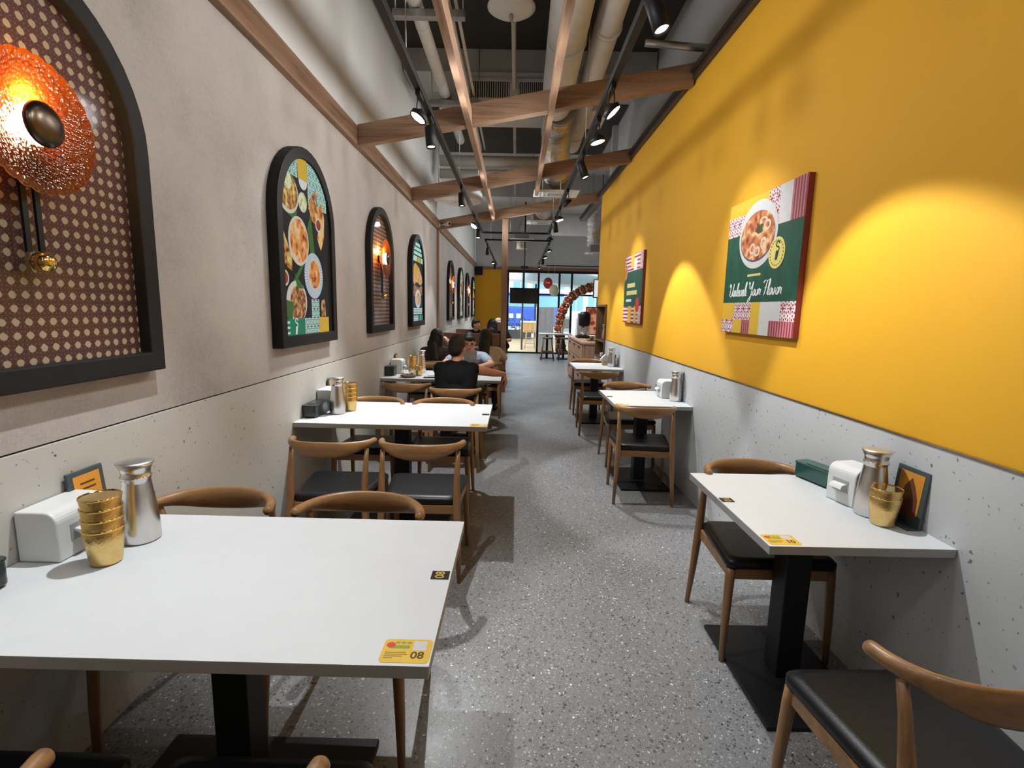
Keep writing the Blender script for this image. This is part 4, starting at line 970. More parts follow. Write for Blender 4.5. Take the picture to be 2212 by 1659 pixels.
P(rect(0, 0.870, 0, 0.815), 0, 'pink_field', RS2); P(rect(0.25, 0.42, 0, 0.20), 1, 'yellow_field', CY); P(rect(0.56, 0.66, 0, 0.20), 1, 'yellow_field', CY); P(rect(0.30, 0.45, 0.66, 0.815), 1, 'yellow_field', CY); P(rect(0.45, 0.60, 0.60, 0.74), 1, 'white_field', CW)
P(rect(0.74, 0.87, 0, 0.2), 1, 'tile_pattern', RT); P(rect(0.74, 0.87, 0.62, 0.815), 1, 'tile_pattern', RT)
P(rect(0, 0.870, 0.20, 0.62), 2, 'green_field', CG); P(subdiv([(0, 0.50), (0.10, 0.54), (0.14, 0.62), (0.11, 0.71), (0, 0.74)]), 3, 'bowl_print', CSOUP)
P(rect(0.16, 0.55, 0.425, 0.475), 3, 'slogan_line', CMIN); P(rect(0.14, 0.66, 0.335, 0.385), 3, 'slogan_line', CMIN); P(rect(0.13, 0.40, 0.255, 0.285), 3, 'caption_line', CTXT)
P(ellipse(0.70, 0.215, 0.085, 0.085), 4, 'red_badge', CRED)

# ================================================================== services under the ceiling
def pipe(name, lab, cat, pts, r, mat, grp=None, n=14, band=0.0, bmat=None):
    t = thing(name, lab, cat, pts[0], group=grp); o = Vector(pts[0])
    B().tube([Vector(p) - o for p in pts], r, n).build('pipe_run', mat, t)
    if band:
        d = Vector(pts[-1]) - o; L = d.length; k = band
        while k < L: 
            q = d * (k / L); e = d.normalized() * 0.02; B().tube([q - e, q + e], r + 0.003, n).build('joint_band', bmat or mat, t); k += band
    return t
pipe('insulated_pipe', 'thick white insulated pipe next to the left white wall', 'pipe', [(-0.90, 0.5, 4.0), (-0.90, 8.0, 4.0)], 0.060, PIPE, 'insulated pipes', band=1.1)
pipe('insulated_pipe', 'thick white insulated pipe second from the left white wall', 'pipe', [(-0.66, 0.5, 4.0), (-0.66, 8.4, 4.0)], 0.058, PIPE, 'insulated pipes', band=1.1)
pipe('conduit', 'thin white conduit beside the insulated pipes', 'pipe', [(-0.56, 0.5, 4.0), (-0.56, 8.4, 4.0)], 0.016, PIPE)
for y, lab in ((4.55, 'nearest white bracket carrying the insulated pipes'), (6.36, 'white bracket carrying the insulated pipes above the first large beam')):
    t = thing('pipe_bracket', lab, 'bracket', (-0.78, y, 3.87), group='pipe brackets')
    B().b2((-0.30, -0.035, 0), (0.30, 0.035, 0.06)).build('channel', ALU, t, bevel=0.003)
    for x in (-0.28, 0.28): B().tube([(x, 0, 0.06), (x, 0, CEIL - 3.87 - 0.021)], 0.006, 6).build('threaded_rod', ALU, t)
sp = pipe('sprinkler_pipe', 'thin white pipe running down the middle of the ceiling', 'pipe', [(-0.085, 3.4, 4.10), (-0.085, 12.0, 4.10)], 0.022, PIPE, band=1.6)
for k in (3.0, 5.0): B().tube([(0, k, 0), (0, k, CEIL - 4.10 - 0.02)], 0.006, 6).build('hanger_rod', ALU, sp)
t = thing('ceiling_dish', 'white saucer-shaped ceiling fitting at the top edge', 'ceiling fitting', (-0.095, 4.45, 3.86))
B().lathe([(0.0, 0.0), (0.08, 0.004), (0.15, 0.022), (0.195, 0.050), (0.195, 0.056), (0.14, 0.034), (0.05, 0.018), (0.0, 0.016)], n=40).build('dish', PLASW, t)
B().lathe([(0.0, -0.05), (0.012, -0.05), (0.018, -0.02), (0.014, -0.001)], n=14).build('nozzle', ALU, t)
B().tube([(0, 0, 0.017), (0, 0, 0.22)], 0.018, 10).build('stem', ALU, t)
# grille box
gb = thing('air_box', 'white ceiling air box carrying two grilles', 'air box', (0.0, 6.40, 3.86))
B().b2((-0.98, 0.01, 0), (1.05, 0.6, 0.418)).build('box', PAINT, gb, bevel=0.004)
for (x0, x1, nm) in ((-0.60, -0.14, 0), (-0.03, 0.36, 1)):
    g = B().ring(rect(x0 - 0.035, x1 + 0.035, 0.09, 0.345), rect(x0, x1, 0.125, 0.31), -0.008, 0.009, 'y').build('grille', PAINT, gb)
    B().b2((x0, 0.004, 0.125), (x1, 0.0095, 0.31)).build('dark_backing', SLAB, g)
    n = 17
    for k in range(n):
        x = x0 + (x1 - x0) * (k + 0.5) / n; B().box((x, -0.001, 0.2175), (0.009, 0.004, 0.183)).build('slat', PAINT, g)
for z, r, lab in ((3.86, 0.085, 'upper white pipe crossing the ceiling beyond the first large beam'), (3.66, 0.075, 'lower white pipe crossing the ceiling beyond the first large beam')):
    pipe('cross_pipe', lab, 'pipe', [(-1.30, 8.55, z), (0.30, 8.55, z)], r, PIPE, 'cross pipes')
pipe('wall_pipe', 'short grey pipe leaving the wall above the yellow partition', 'pipe', [(0.98, 4.35, 3.62), (1.619, 4.35, 3.58)], 0.028, ALU)
# ducts
du = pipe('wrapped_duct', 'wide white wrapped round duct on the right of the ceiling', 'duct', [(0.33, -0.5, 3.86), (0.36, 3.0, 3.86), (0.40, 6.1, 3.80)], 0.168, RUBBER, 'wrapped ducts', 24, 1.3)
pipe('wrapped_duct', 'narrower wrapped duct beside the wide one', 'duct', [(0.70, -0.5, 3.95), (0.72, 3.5, 3.95), (0.76, 7.8, 3.90)], 0.115, RUBBER, 'wrapped ducts', 20, 1.3)
pipe('wrapped_duct', 'large grey wrapped duct crossing far back beside the yellow wall', 'duct', [(0.85, 13.0, 3.62), (3.28, 13.0, 3.62)], 0.27, RUBBER, 'wrapped ducts', 24, 0.9)
def flex(name, lab, pts, r, grp):
    p = catmull3(pts, 16); random.seed(9); rad = [r * (1 + 0.05 * math.cos(i * PI) + random.uniform(-0.05, 0.05)) for i in range(len(p))]
    t = thing(name, lab, 'duct', p[0], group=grp); o = Vector(p[0])
    B().tube([Vector(q) - o for q in p], rad, 26).build('foil_hose', MATS['foil_duct'], t)
    B().tube([(0, -0.03, 0), (0, 0.03, 0)], r + 0.012, 24).build('collar', ALU, t)
    return t
def catmull3(p, n):
    q = [Vector(p[0])] + [Vector(x) for x in p] + [Vector(p[-1])]; o = []
    for i in range(1, len(q) - 2):
        for k in range(n):
            t = k / n; a, b, c, d = q[i - 1:i + 3]
            o.append(0.5 * (2 * b + (c - a) * t + (2 * a - 5 * b + 4 * c - d) * t * t + (3 * b - a - 3 * c + d) * t ** 3))
    return o + [Vector(p[-1])]
GF = 'foil flexible ducts'
flex('foil_duct', 'crinkled silver foil duct hanging beside the right batten', [(0.45, 6.16, 3.80), (0.45, 6.6, 3.74), (0.48, 7.1, 3.62), (0.52, 7.55, 3.46), (0.53, 7.75, 3.38)], 0.185, GF)
flex('foil_duct', 'second foil duct further back behind the first air diffuser', [(0.50, 9.3, 3.75), (0.50, 9.8, 3.62), (0.50, 10.2, 3.50), (0.50, 10.4, 3.44)], 0.17, GF)
flex('foil_duct', 'small foil duct bending down above the television', [(0.38, 15.6, 4.34), (0.22, 15.65, 4.02), (0.10, 15.6, 3.60), (0.10, 15.6, 3.30)], 0.17, GF)
flex('foil_duct', 'grey foil duct dropping beside the end of the yellow wall', [(2.1, 11.6, 3.9), (1.85, 11.6, 3.85), (1.72, 11.6, 3.55), (1.72, 11.6, 2.95)], 0.17, GF)
def diffuser(x, y, z, lab, s=0.33):
    t = thing('air_diffuser', lab, 'air diffuser', (x, y, z), group='air diffusers')
    B().b2((-s, -s * 0.7, 0), (s, s * 0.7, 0.014)).build('plate', PLASW, t, bevel=0.004)
    for k, q in enumerate((0.78, 0.60, 0.42)):
        B().ring(rect(-s * q, s * q, -s * q * 0.7, s * q * 0.7), rect(-s * q + 0.02, s * q - 0.02, -s * q * 0.7 + 0.02, s * q * 0.7 - 0.02), -0.010 - 0.003 * k, -0.0005, 'z').build('vane_ring', PLASW, t)
    B().b2((-s * 0.3, -s * 0.2, -0.02), (s * 0.3, s * 0.2, -0.0005)).build('core', plain('vent_grey', (0.42, 0.40, 0.37), 0.7), t)
    B().b2((-s * 0.6, -s * 0.45, 0.0145), (s * 0.6, s * 0.45, 0.17)).build('neck_box', ALU, t)
    for sx in (-1, 1): B().tube([(sx * s * 0.55, 0, 0.17), (sx * s * 0.55, 0, CEIL - z - 0.022)], 0.005, 6).build('hanger_rod', ALU, t)
diffuser(0.545, 7.75, 3.20, 'nearest square white air diffuser under the foil duct'); diffuser(0.50, 10.6, 3.26, 'second white air diffuser further back'); diffuser(0.10, 13.2, 3.25, 'third white air diffuser above the far aisle', 0.30)
diffuser(1.78, 11.6, 2.78, 'white air diffuser beside the end of the yellow wall', 0.26)
t = thing('cassette_unit', 'round white ceiling air unit near the left wall', 'air conditioner', (-0.93, 8.0, 3.12))
B().lathe([(0.0, 0.16), (0.34, 0.16), (0.37, 0.10), (0.37, 0.0), (0.33, -0.015), (0.31, -0.002)], n=36).build('housing', PLASW, t)
B().lathe([(0.308, 0.004), (0.0, 0.004)], n=36).build('grey_inlet', MATS['vent_grey'], t)
for k in range(3): B().box((0, 0, 0), (0.60, 0.030, 0.018), Matrix.Rotation(k * PI / 3, 3, 'Z')).build('spoke', PLASW, t)
for sx in (-1, 1): B().tube([(sx * 0.3, 0, 0.16), (sx * 0.3, 0, CEIL - 3.12 - 0.022)], 0.006, 6).build('hanger_rod', ALU, t)
t = thing('security_camera', 'small white security camera at the left end of the farthest beam', 'camera', (LX + 0.052, 8.93, 2.905))
B().b2((0, -0.03, -0.03), (0.016, 0.03, 0.03)).build('wall_plate', PLASW, t); B().tube([(0.014, 0, 0), (0.11, -0.03, 0.01)], 0.009, 8).build('arm', PLASW, t)
B().tube([(0.10, 0.03, 0.02), (0.19, -0.09, 0.015)], 0.034, 14).build('body', PLASW, t); B().tube([(0.1902, -0.0903, 0.015), (0.1925, -0.0935, 0.0149)], 0.024, 14).build('lens', BLACK, t)
t = thing('loudspeaker', 'black box loudspeaker in the far left corner above the yellow panel', 'speaker', (-1.27, 16.98, 2.60))
B().b2((-0.12, -0.10, 0), (0.12, 0.10, 0.27)).build('cabinet', BLACK, t, bevel=0.008); B().b2((-0.105, -0.107, 0.015), (0.105, -0.1, 0.255)).build('grille', MATT, t); B().b2((-0.03, 0.1, 0.1), (0.03, 0.215, 0.16)).build('bracket', BLACK, t)

# ================================================================== booth, shelf, counter, entrance
BOOTH = wood('booth_wood', srgb(112, 74, 52), 0, 0.5)
t = thing('booth_bench', 'brown wooden booth bench with high back beside the oak post', 'bench', (-0.85, 8.88, 0))
B().b2((LX + 0.86, -0.04, 0), (0.56, 0.04, 1.06)).build('back_panel', BOOTH, t, bevel=0.004)
B().b2((LX + 0.86, -0.50, 0.0), (0.56, -0.041, 0.40)).build('seat_box', BOOTH, t, bevel=0.004); B().b2((LX + 0.865, -0.50, 0.401), (0.555, -0.045, 0.46)).build('cushion', LEATHER, t, bevel=0.012)
B().b2((LX + 0.86, 0.041, 0.0), (0.56, 0.50, 0.40)).build('seat_box', BOOTH, t, bevel=0.004); B().b2((LX + 0.865, 0.045, 0.401), (0.555, 0.50, 0.46)).build('cushion', LEATHER, t, bevel=0.012)
t = thing('booth_bench', 'far brown booth bench below the yellow end panel', 'bench', (-0.85, 11.9, 0))
B().b2((LX + 0.86, -0.04, 0), (0.50, 0.04, 1.0)).build('back_panel', BOOTH, t, bevel=0.004); B().b2((LX + 0.86, -0.50, 0), (0.50, -0.041, 0.45)).build('seat_box', BOOTH, t, bevel=0.004)
table(LX + 0.006, -0.25, 9.95, 10.65, 'white table behind the booth partition near the far diners', None, 'L', GT, (0.70, 0.42))
nb = thing('tissue_pack', 'white tissue pack on the far table right of the oak post', 'tissue pack', (-0.36, 10.1, TT))
B().b2((-0.06, -0.05, 0), (0.06, 0.05, 0.06)).build('pack', PAPER, nb, bevel=0.01); B().prism([(-0.03, 0.061), (0.03, 0.061), (0.04, 0.12), (0.0, 0.10), (-0.04, 0.13)], -0.01, 0.01, 'y').build('tissue', PAPER, nb)
# shelf niche in the end of the yellow wall
sh = thing('niche_shelf', 'wooden shelf niche at the end of the yellow wall', 'shelf', (RX(8.23), 8.236, 0.735), PI + RROT)
SW = wood('niche_wood', srgb(122, 92, 66), 2)
B().b2((-0.115, -0.40, 0), (-0.10, 0.40, 0.86)).build('back', SW, sh)
for y0, y1 in ((-0.40, -0.375), (0.375, 0.40)): B().b2((-0.0995, y0, 0), (0.025, y1, 0.86)).build('side', SW, sh)
for z in (0.0, 0.27, 0.835): B().b2((-0.0995, -0.3745, z), (0.025, 0.3745, z + 0.025)).build('shelf_board', SW, sh)
j = jug(RX(8.2) + 0.040, 8.12, 0.3, 'steel water jug standing in the wooden niche'); j.location.z = 0.735 + 0.2965
tag(B().prism(rrect(0.07, 0.12, 0.01), 0, 0.06).build('folded_cloth', PAPER, None, (RX(8.2) + 0.03, 8.2, 0.761), bevel=0.008), 'folded white cloth on the lowest niche board', 'cloth')
# drinks counter
CT = wood('counter_wood', srgb(186, 146, 116), 2, 0.5); CTT = wood('counter_top', srgb(200, 162, 134), 1, 0.5)
t = thing('counter', 'pale wooden drinks counter past the end of the yellow wall', 'counter', (1.95, 10.5, 0))
B().b2((-0.70, -1.25, 0.03), (1.3, 1.3, 0.88)).build('body', CT, t, bevel=0.004); B().b2((-0.73, -1.28, 0.881), (1.3, 1.3, 0.92)).build('worktop', CTT, t, bevel=0.004)
for r_ in range(3):
    for c_ in range(3):
        d = B().b2((-0.722, -1.22 + 0.82 * c_, 0.06 + 0.27 * r_), (-0.701, -0.42 + 0.82 * c_, 0.315 + 0.27 * r_)).build('drawer', CT, t, bevel=0.003)
        B().b2((-0.735, -0.95 + 0.82 * c_, 0.255 + 0.27 * r_), (-0.7225, -0.70 + 0.82 * c_, 0.28 + 0.27 * r_)).build('handle', BLACK, d)
for x in (-0.66, 0.02): B().b2((x, -1.272, 0.05), (x + 0.62, -1.251, 0.85)).build('front_panel', CT, t, bevel=0.003)
t = thing('drink_dispenser', 'tall black and silver drink dispenser on the pale counter', 'drink dispenser', (1.43, 10.75, 0.9205))
B().b2((-0.13, -0.2, 0), (0.13, 0.2, 0.05)).build('drip_base', BLACK, t, bevel=0.006); B().b2((-0.10, 0.02, 0.051), (0.10, 0.2, 0.52)).build('column', STEEL, t, bevel=0.01)
B().lathe([(0, 0.25), (0.10, 0.26), (0.12, 0.32), (0.12, 0.48), (0.09, 0.55), (0, 0.56)], c=(0.02, -0.10, 0), n=24).build('black_hood', BLACK, t)
B().tube([(0.0, -0.10, 0.18), (0.0, -0.10, 0.251)], 0.02, 10).build('spout', CHROME, t); B().lathe([(0, 0.051), (0.03, 0.051), (0.04, 0.12), (0.0, 0.121)], c=(0, -0.1, 0), n=16).build('drip_cup', PLASW, t)
t = thing('juice_machine', 'white drinks machine behind the black dispenser', 'machine', (1.50, 11.35, 0.9205))
B().b2((-0.14, -0.16, 0), (0.14, 0.16, 0.42)).build('housing', PLASW, t, bevel=0.02); B().b2((-0.1, -0.163, 0.12), (0.1, -0.1605, 0.34)).build('front_plate', plain('machine_grey', (0.25, 0.24, 0.25), 0.3), t)
t = thing('condiment_tray', 'low brown tray of cups at the near end of the counter', 'tray', (1.55, 9.75, 0.9205))
B().b2((-0.16, -0.12, 0), (0.16, 0.12, 0.02)).build('tray', SW, t, bevel=0.004)
for k, (x, y) in enumerate(((-0.08, -0.04), (0.04, 0.02), (0.11, -0.05))): B().lathe([(0, 0.0205), (0.035, 0.0205), (0.045, 0.09), (0.042, 0.09), (0.0, 0.03)], c=(x, y, 0), n=16).build('cup', PLASW if k else plain('cup_brown', (0.22, 0.1, 0.05), 0.4), t)
OP = food('orange_picture', [(0.3, (0.35, 0.05, 0.02)), (0.5, (0.72, 0.20, 0.08)), (0.7, (0.9, 0.5, 0.3))], 9)
t = thing('menu_picture', 'large orange food picture behind the drinks counter', 'picture', (2.25, 11.84, 0.93)); B().b2((-0.62, 0, 0), (0.62, 0.03, 0.66)).build('panel', MATT, t); B().b2((-0.60, -0.004, 0.02), (0.60, -0.0005, 0.64)).build('print', OP, t)
t = thing('lit_menu_board', 'pale lit menu board above the orange picture', 'menu board', (2.40, 11.85, 1.80)); B().b2((-0.62, 0, 0), (0.62, 0.05, 0.42)).build('case', MATT, t); B().b2((-0.60, -0.004, 0.02), (0.60, -0.0005, 0.40)).build('lit_face', emit('menu_face', (0.9, 0.86, 0.8), 0.8), t)
for sx in (-0.5, 0.5): B().tube([(sx, 0.025, 0.42), (sx, 0.025, CEIL - 1.75 - 0.002)], 0.008, 6).build('hanger_rod', BLACK, t)
# television
t = thing('television', 'black television hung from a ceiling pole before the glass door', 'television', (0.195, 14.2, 1.66))
B().b2((-0.39, 0, 0), (0.39, 0.05, 0.43)).build('casing', BLACK, t, bevel=0.005); B().b2((-0.38, -0.002, 0.012), (0.38, -0.0003, 0.42)).build('screen', plain('tv_screen', (0.010, 0.011, 0.013), 0.25), t)
B().tube([(0, 0.08, 0.05), (0, 0.08, CEIL - 1.66 - 0.002)], 0.02, 10).build('pole', BLACK, t); B().b2((-0.10, 0.02, 0.95), (0.10, 0.14, 1.03)).build('clamp', BLACK, t, bevel=0.005); B().b2((-0.06, 0.05, 0.10), (0.06, 0.11, 0.34)).build('wall_mount', ALU, t)
# far table with stools by the glass
t = thing('window_table', 'long white-topped table by the glass front', 'table', (1.18, 15.5, 0)); B().b2((-0.46, -0.3, 0.745), (0.52, 0.3, 0.78)).build('table_top', WHITE, t, bevel=0.003)
for x in (-0.21, 0.30): B().b2((x - 0.035, -0.035, 0.02), (x + 0.035, 0.035, 0.744)).build('pedestal', BLACK, t); B().b2((x - 0.2, -0.22, 0), (x + 0.2, 0.22, 0.02)).build('base_plate', BLACK, t)
STW2 = wood('stool_wood', srgb(104, 78, 52), 2)
def stool(x, y, lab):
    if 'stool' not in _p:
        t = thing('bar_stool', lab, 'stool'); B().lathe([(0, 0.64), (0.15, 0.64), (0.165, 0.655), (0.165, 0.675), (0.15, 0.685), (0, 0.685)], n=24).build('seat', STW2, t)
        for sx in (-1, 1):
            for sy in (-1, 1): B().tube([(sx * 0.19, sy * 0.17, 0), (sx * 0.12, sy * 0.11, 0.639)], 0.016, 8).build('leg', STW2, t)
        for sy in (-1, 1): B().b2((-0.16, sy * 0.148 - 0.012, 0.24), (0.16, sy * 0.148 + 0.012, 0.27)).build('footrest', STW2, t)
        _p['stool'] = t; t.location = (x, y, 0)
    else: t = dup(_p['stool'], (x, y, 0), 0, lab)
    t['group'] = 'wooden stools at the glass front'
stool(0.96, 15.02, 'wooden stool left of the pair at the window table'); stool(1.48, 15.02, 'wooden stool right of the pair at the window table')
t = thing('bottle', 'small pale sauce bottle on the window table', 'bottle', (1.42, 15.42, 0.781)); B().lathe([(0, 0), (0.035, 0), (0.037, 0.13), (0.015, 0.17), (0.012, 0.20)], n=16).build('body', plain('bottle_pale', (0.5, 0.5, 0.3), 0.3), t); B().lathe([(0.014, 0.2005), (0.014, 0.225), (0, 0.226)], n=12).build('cap', plain('bottle_cap', (0.6, 0.1, 0.05), 0.4), t)
# balloon arch
BR = plain('balloon_red', (0.30, 0.028, 0.015), 0.25, var=0.1, coat=0.4); BG = plain('balloon_gold', (0.62, 0.40, 0.10), 0.25, 0.6, var=0.1)
me = {}
BS = 0.82
for nm, m in (('red', BR), ('gold', BG)):
    bb = B().ball((0, 0, 0), (0.092, 0.092, 0.105), 12, 8); bb.lathe([(0.0, -0.104), (0.010, -0.122), (0.0, -0.124)], n=6); me[nm] = bb.mesh('balloon', m)
random.seed(11); spine = catmull3([(1.52, 15.9, 0.12), (1.36, 15.9, 0.85), (1.46, 15.9, 1.50), (1.85, 15.9, 2.02), (2.5, 15.9, 2.25), (3.1, 15.9, 2.1)], 12)
L = [0]; 
for a, c_ in zip(spine, spine[1:]): L.append(L[-1] + (c_ - a).length)
ar = thing('balloon_arch', 'red and gold balloon arch curving over the entrance', 'balloon arch', (0, 0, 0))
B().tube(spine, 0.008, 6).build('wire', ALU, ar)
k = 0; s_ = 0.05
while s_ < L[-1] - 0.05:
    i = max(j for j in range(len(L)) if L[j] <= s_); p = spine[i].lerp(spine[min(i + 1, len(spine) - 1)], (s_ - L[i]) / max(1e-6, (L[min(i + 1, len(L) - 1)] - L[i]))); tg = (spine[min(i + 1, len(spine) - 1)] - spine[max(i - 1, 0)]).normalized()
    big = (k % 2 == 0); u = tg.cross(Vector((0, 1, 0))).normalized(); w = tg.cross(u)
    n = 4 if big else 6; R = 0.075 if big else 0.105
    for q in range(n):
        a = 2 * PI * (q + 0.5 * (k % 3)) / n; d = u * math.cos(a) + w * math.sin(a)
        o = bpy.data.objects.new('balloon', me['red' if big else 'gold']); COL.objects.link(o); o.parent = ar
        o.location = p + d * R; o.rotation_euler = d.to_track_quat('Z', 'Y').to_euler(); o.scale = (BS,) * 3 if big else (0.46,) * 3
    s_ += 0.095; k += 1
# door balloons
for (x, z, col, lab) in ((1.02, 2.36, 'print', 'red foil balloon hanging at the glass front'), (1.20, 2.12, 'pale', 'pale yellow balloon below the red one at the glass front')):
    t = thing('foil_balloon', lab, 'balloon', (x, 16.7 if col == 'print' else 16.42, z - 0.17), group='balloons at the glass front')
    m = plain('balloon_bright_red', (0.55, 0.03, 0.04), 0.3) if col == 'print' else plain('balloon_pale', (0.72, 0.70, 0.45), 0.3)
    B().ball((0, 0, 0.17), (0.16, 0.10, 0.185), 18, 12).build('envelope', m, t); B().tube([(0, 0, 0.354), (0, 0, CEIL - z + 0.169)], 0.003, 5).build('string', PLASW, t)
    if col == 'print': B().b2((-0.05, -0.1045, 0.16), (0.05, -0.098, 0.20)).build('printed_mark', CW, t)
# downpipe-like window furniture: black rail above the glass
tag(B().b2((0.95, 16.9, 2.93), (3.25, 16.94, 2.96)).build('curtain_rail', BLACK), 'thin black rail above the glass front', 'rail')

# ================================================================== outside the glass
DECK = wood('deck_wood', srgb(206, 176, 132), 0, 0.6)
out = struct(B().b2((-14, YEND + 0.1, -0.12), (18, 27, -0.02)), 'floor_outside', DECK)
struct(B().b2((-30, 27, -0.2), (34, 60, -0.1)), 'road_outside', CONC)
FR = plain('fridge_steel', (0.55, 0.55, 0.56), 0.35, 0.8)
t = thing('steel_cabinet', 'stainless steel cabinet outside behind the window table', 'cabinet', (1.05, 18.3, -0.02)); B().b2((-0.32, 0, 0), (0.32, 0.5, 1.62)).build('body', FR, t, bevel=0.01); B().b2((-0.31, -0.02, 0.05), (-0.015, -0.0005, 1.58)).build('door', FR, t); B().b2((0.015, -0.02, 0.05), (0.31, -0.0005, 1.58)).build('door', FR, t)
t = thing('notice_board', 'white notice board outside beside the balloon arch', 'sign', (1.75, 18.6, -0.02)); B().b2((-0.30, 0, 0.72), (0.30, 0.03, 1.30)).build('board', PLASW, t); B().b2((-0.05, -0.003, 0.85), (0.24, -0.0005, 1.2)).build('picture', plain('notice_grey', (0.25, 0.25, 0.22), 0.5), t)
for x in (-0.25, 0.25): B().b2((x - 0.02, 0, 0), (x + 0.02, 0.03, 0.719)).build('leg', BLACK, t)
PW = wood('outdoor_oak', srgb(205, 165, 100), 2)
t = thing('bar_table', 'pale wooden bar table outside the glass door', 'table', (0.42, 20.3, -0.02)); B().b2((-0.25, -0.4, 1.0), (0.6, 0.4, 1.05)).build('table_top', PLASW, t); B().b2((-0.23, -0.38, 0.62), (0.58, 0.38, 0.999)).build('apron', PW, t)
for x in (-0.22, 0.52):
    for y in (-0.36, 0.30): B().b2((x, y, 0), (x + 0.06, y + 0.06, 0.619)).build('leg', PW, t)
t = thing('outdoor_stool', 'pale wooden bar stool outside the glass door', 'stool', (0.55, 19.5, -0.02)); B().b2((-0.16, -0.15, 0.70), (0.16, 0.15, 0.74)).build('seat', PW, t)
for sx in (-1, 1):
    for sy in (-1, 1): B().tube([(sx * 0.20, sy * 0.17, 0), (sx * 0.13, sy * 0.12, 0.699)], 0.02, 8).build('leg', PW, t)
for z in (0.2, 0.42): B().b2((-0.185, -0.17, z), (0.185, -0.135, z + 0.03)).build('rung', PW, t)
t = thing('door_post', 'dark steel post of the outer door', 'post', (0.23, 19.0, -0.02)); B().b2((-0.03, -0.03, 0), (0.03, 0.03, 3.4)).build('upright', BLACK, t); B().b2((-0.05, -0.05, 0), (0.05, 0.05, 0.02)).build('foot', BLACK, t)
# street side: bus, building, canopy, planting
BLUE = plain('bus_blue', (0.02, 0.10, 0.55), 0.3, coat=0.3); BGL = plain('bus_glass', (0.20, 0.45, 0.60), 0.1)
t = thing('blue_bus', 'blue bus passing on the street outside', 'bus', (0.0, 34.0, -0.1)); B().b2((-8, 0, 0.45), (3.2, 2.4, 1.75)).build('lower_body', BLUE, t, bevel=0.1); B().b2((-8, 0.02, 1.751), (3.2, 2.38, 2.5)).build('window_band', BGL, t, bevel=0.05); B().b2((-8, 0, 2.501), (3.2, 2.4, 2.7)).build('roof', BLUE, t, bevel=0.05)
for x in (-6.5, -1.2, 2.0): B().tube([(x, -0.02, 0.45), (x, 0.35, 0.45)], 0.45, 18).build('wheel', BLACK, t)
for k in range(3): B().b2((-1.0 + 0.5 * k, -0.012, 1.0), (-0.7 + 0.5 * k, -0.0005, 1.3)).build('white_mark', PLASW, t)
BLD = plain('facade_pale', (0.62, 0.70, 0.74), 0.7); BWN = plain('facade_glass', (0.16, 0.38, 0.46), 0.15)
t = thing('street_building', 'pale building with teal windows across the street', 'building', (0, 46, -0.1)); B().b2((-22, 0, 0), (26, 4, 14)).build('facade', BLD, t)
for r_ in range(5):
    for c_ in range(16):
        w_ = B().b2((-10.5 + 1.7 * c_, -0.08, 1.6 + 1.9 * r_), (-9.3 + 1.7 * c_, -0.001, 2.9 + 1.9 * r_)).build('window', BWN, t); B().b2((-9.93 + 1.7 * c_, -0.11, 1.6 + 1.9 * r_), (-9.87 + 1.7 * c_, -0.081, 2.9 + 1.9 * r_)).build('window_bar', PLASW, w_)
CGL = plain('canopy_glass', (0.30, 0.62, 0.58), 0.15, alpha=0.75)
t = thing('glass_canopy', 'teal glass canopy with dark steel frame outside above the door', 'canopy', (0, 0, 0))
cp = [(-0.3, 21, 3.25), (6.0, 20, 3.2), (9.0, 27, 4.6), (0.8, 27, 4.0)]
b = B(); b.add([(x, y, z) for x, y, z in cp] + [(x, y, z + 0.03) for x, y, z in cp], [(0, 1, 2, 3), (7, 6, 5, 4), (0, 4, 5, 1), (1, 5, 6, 2), (2, 6, 7, 3), (3, 7, 4, 0)]); b.build('glass_sheet', CGL, t)
for k in range(5):
    a = Vector(cp[0]).lerp(Vector(cp[1]), k / 4); c_ = Vector(cp[3]).lerp(Vector(cp[2]), k / 4); B().tube([a - Vector((0, 0, 0.05)), c_ - Vector((0, 0, 0.05))], 0.045, 8).build('rafter', BLACK, t)
B().tube([Vector(cp[0]) - Vector((0, 0, 0.06)), Vector(cp[1]) - Vector((0, 0, 0.06))], 0.05, 8).build('edge_beam', BLACK, t)
for x, y in ((5.4, 20.2), (1.0, 26.6)): B().tube([(x, y, -0.02), (x, y, 3.15 if y < 25 else 3.95)], 0.06, 10).build('column', BLACK, t)
t = thing('sail_roof', 'grey sloping roof sheet of the mall outside', 'roof', (0, 0, 0)); cp = [(-3.0, 24, 3.0), (8, 23.5, 2.1), (10, 29, 2.6), (-3.0, 30, 4.8)]
b = B(); b.add([(x, y, z) for x, y, z in cp] + [(x, y, z + 0.12) for x, y, z in cp], [(0, 1, 2, 3), (7, 6, 5, 4), (0, 4, 5, 1), (1, 5, 6, 2), (2, 6, 7, 3), (3, 7, 4, 0)]); b.build('sheet', plain('roof_grey', (0.42, 0.43, 0.44), 0.6), t)
for x, y, z in ((-2.6, 26, 3.3), (8.2, 25.5, 2.2)): B().tube([(x, y, -0.02), (x, y, z)], 0.07, 10).build('column', BLACK, t)
t = thing('planter', 'dark planter hedge between deck and street', 'planter', (-0.8, 26.3, -0.02)); B().b2((-1.6, -0.3, 0), (1.6, 0.3, 0.45)).build('trough', plain('planter_black', (0.02, 0.02, 0.022), 0.6), t)
random.seed(5); b = B()
for k in range(260):
    c_ = Vector((random.uniform(-1.55, 1.55), random.uniform(-0.28, 0.28), random.uniform(0.45, 1.05))); a = Vector((random.uniform(-1, 1), random.uniform(-1, 1), random.uniform(-0.3, 1))).normalized() * 0.12; s2 = a.orthogonal().normalized() * 0.035
    b.add([c_ - a * 0.6, c_ + s2, c_ + a, c_ - s2], [(0, 1, 2, 3)])
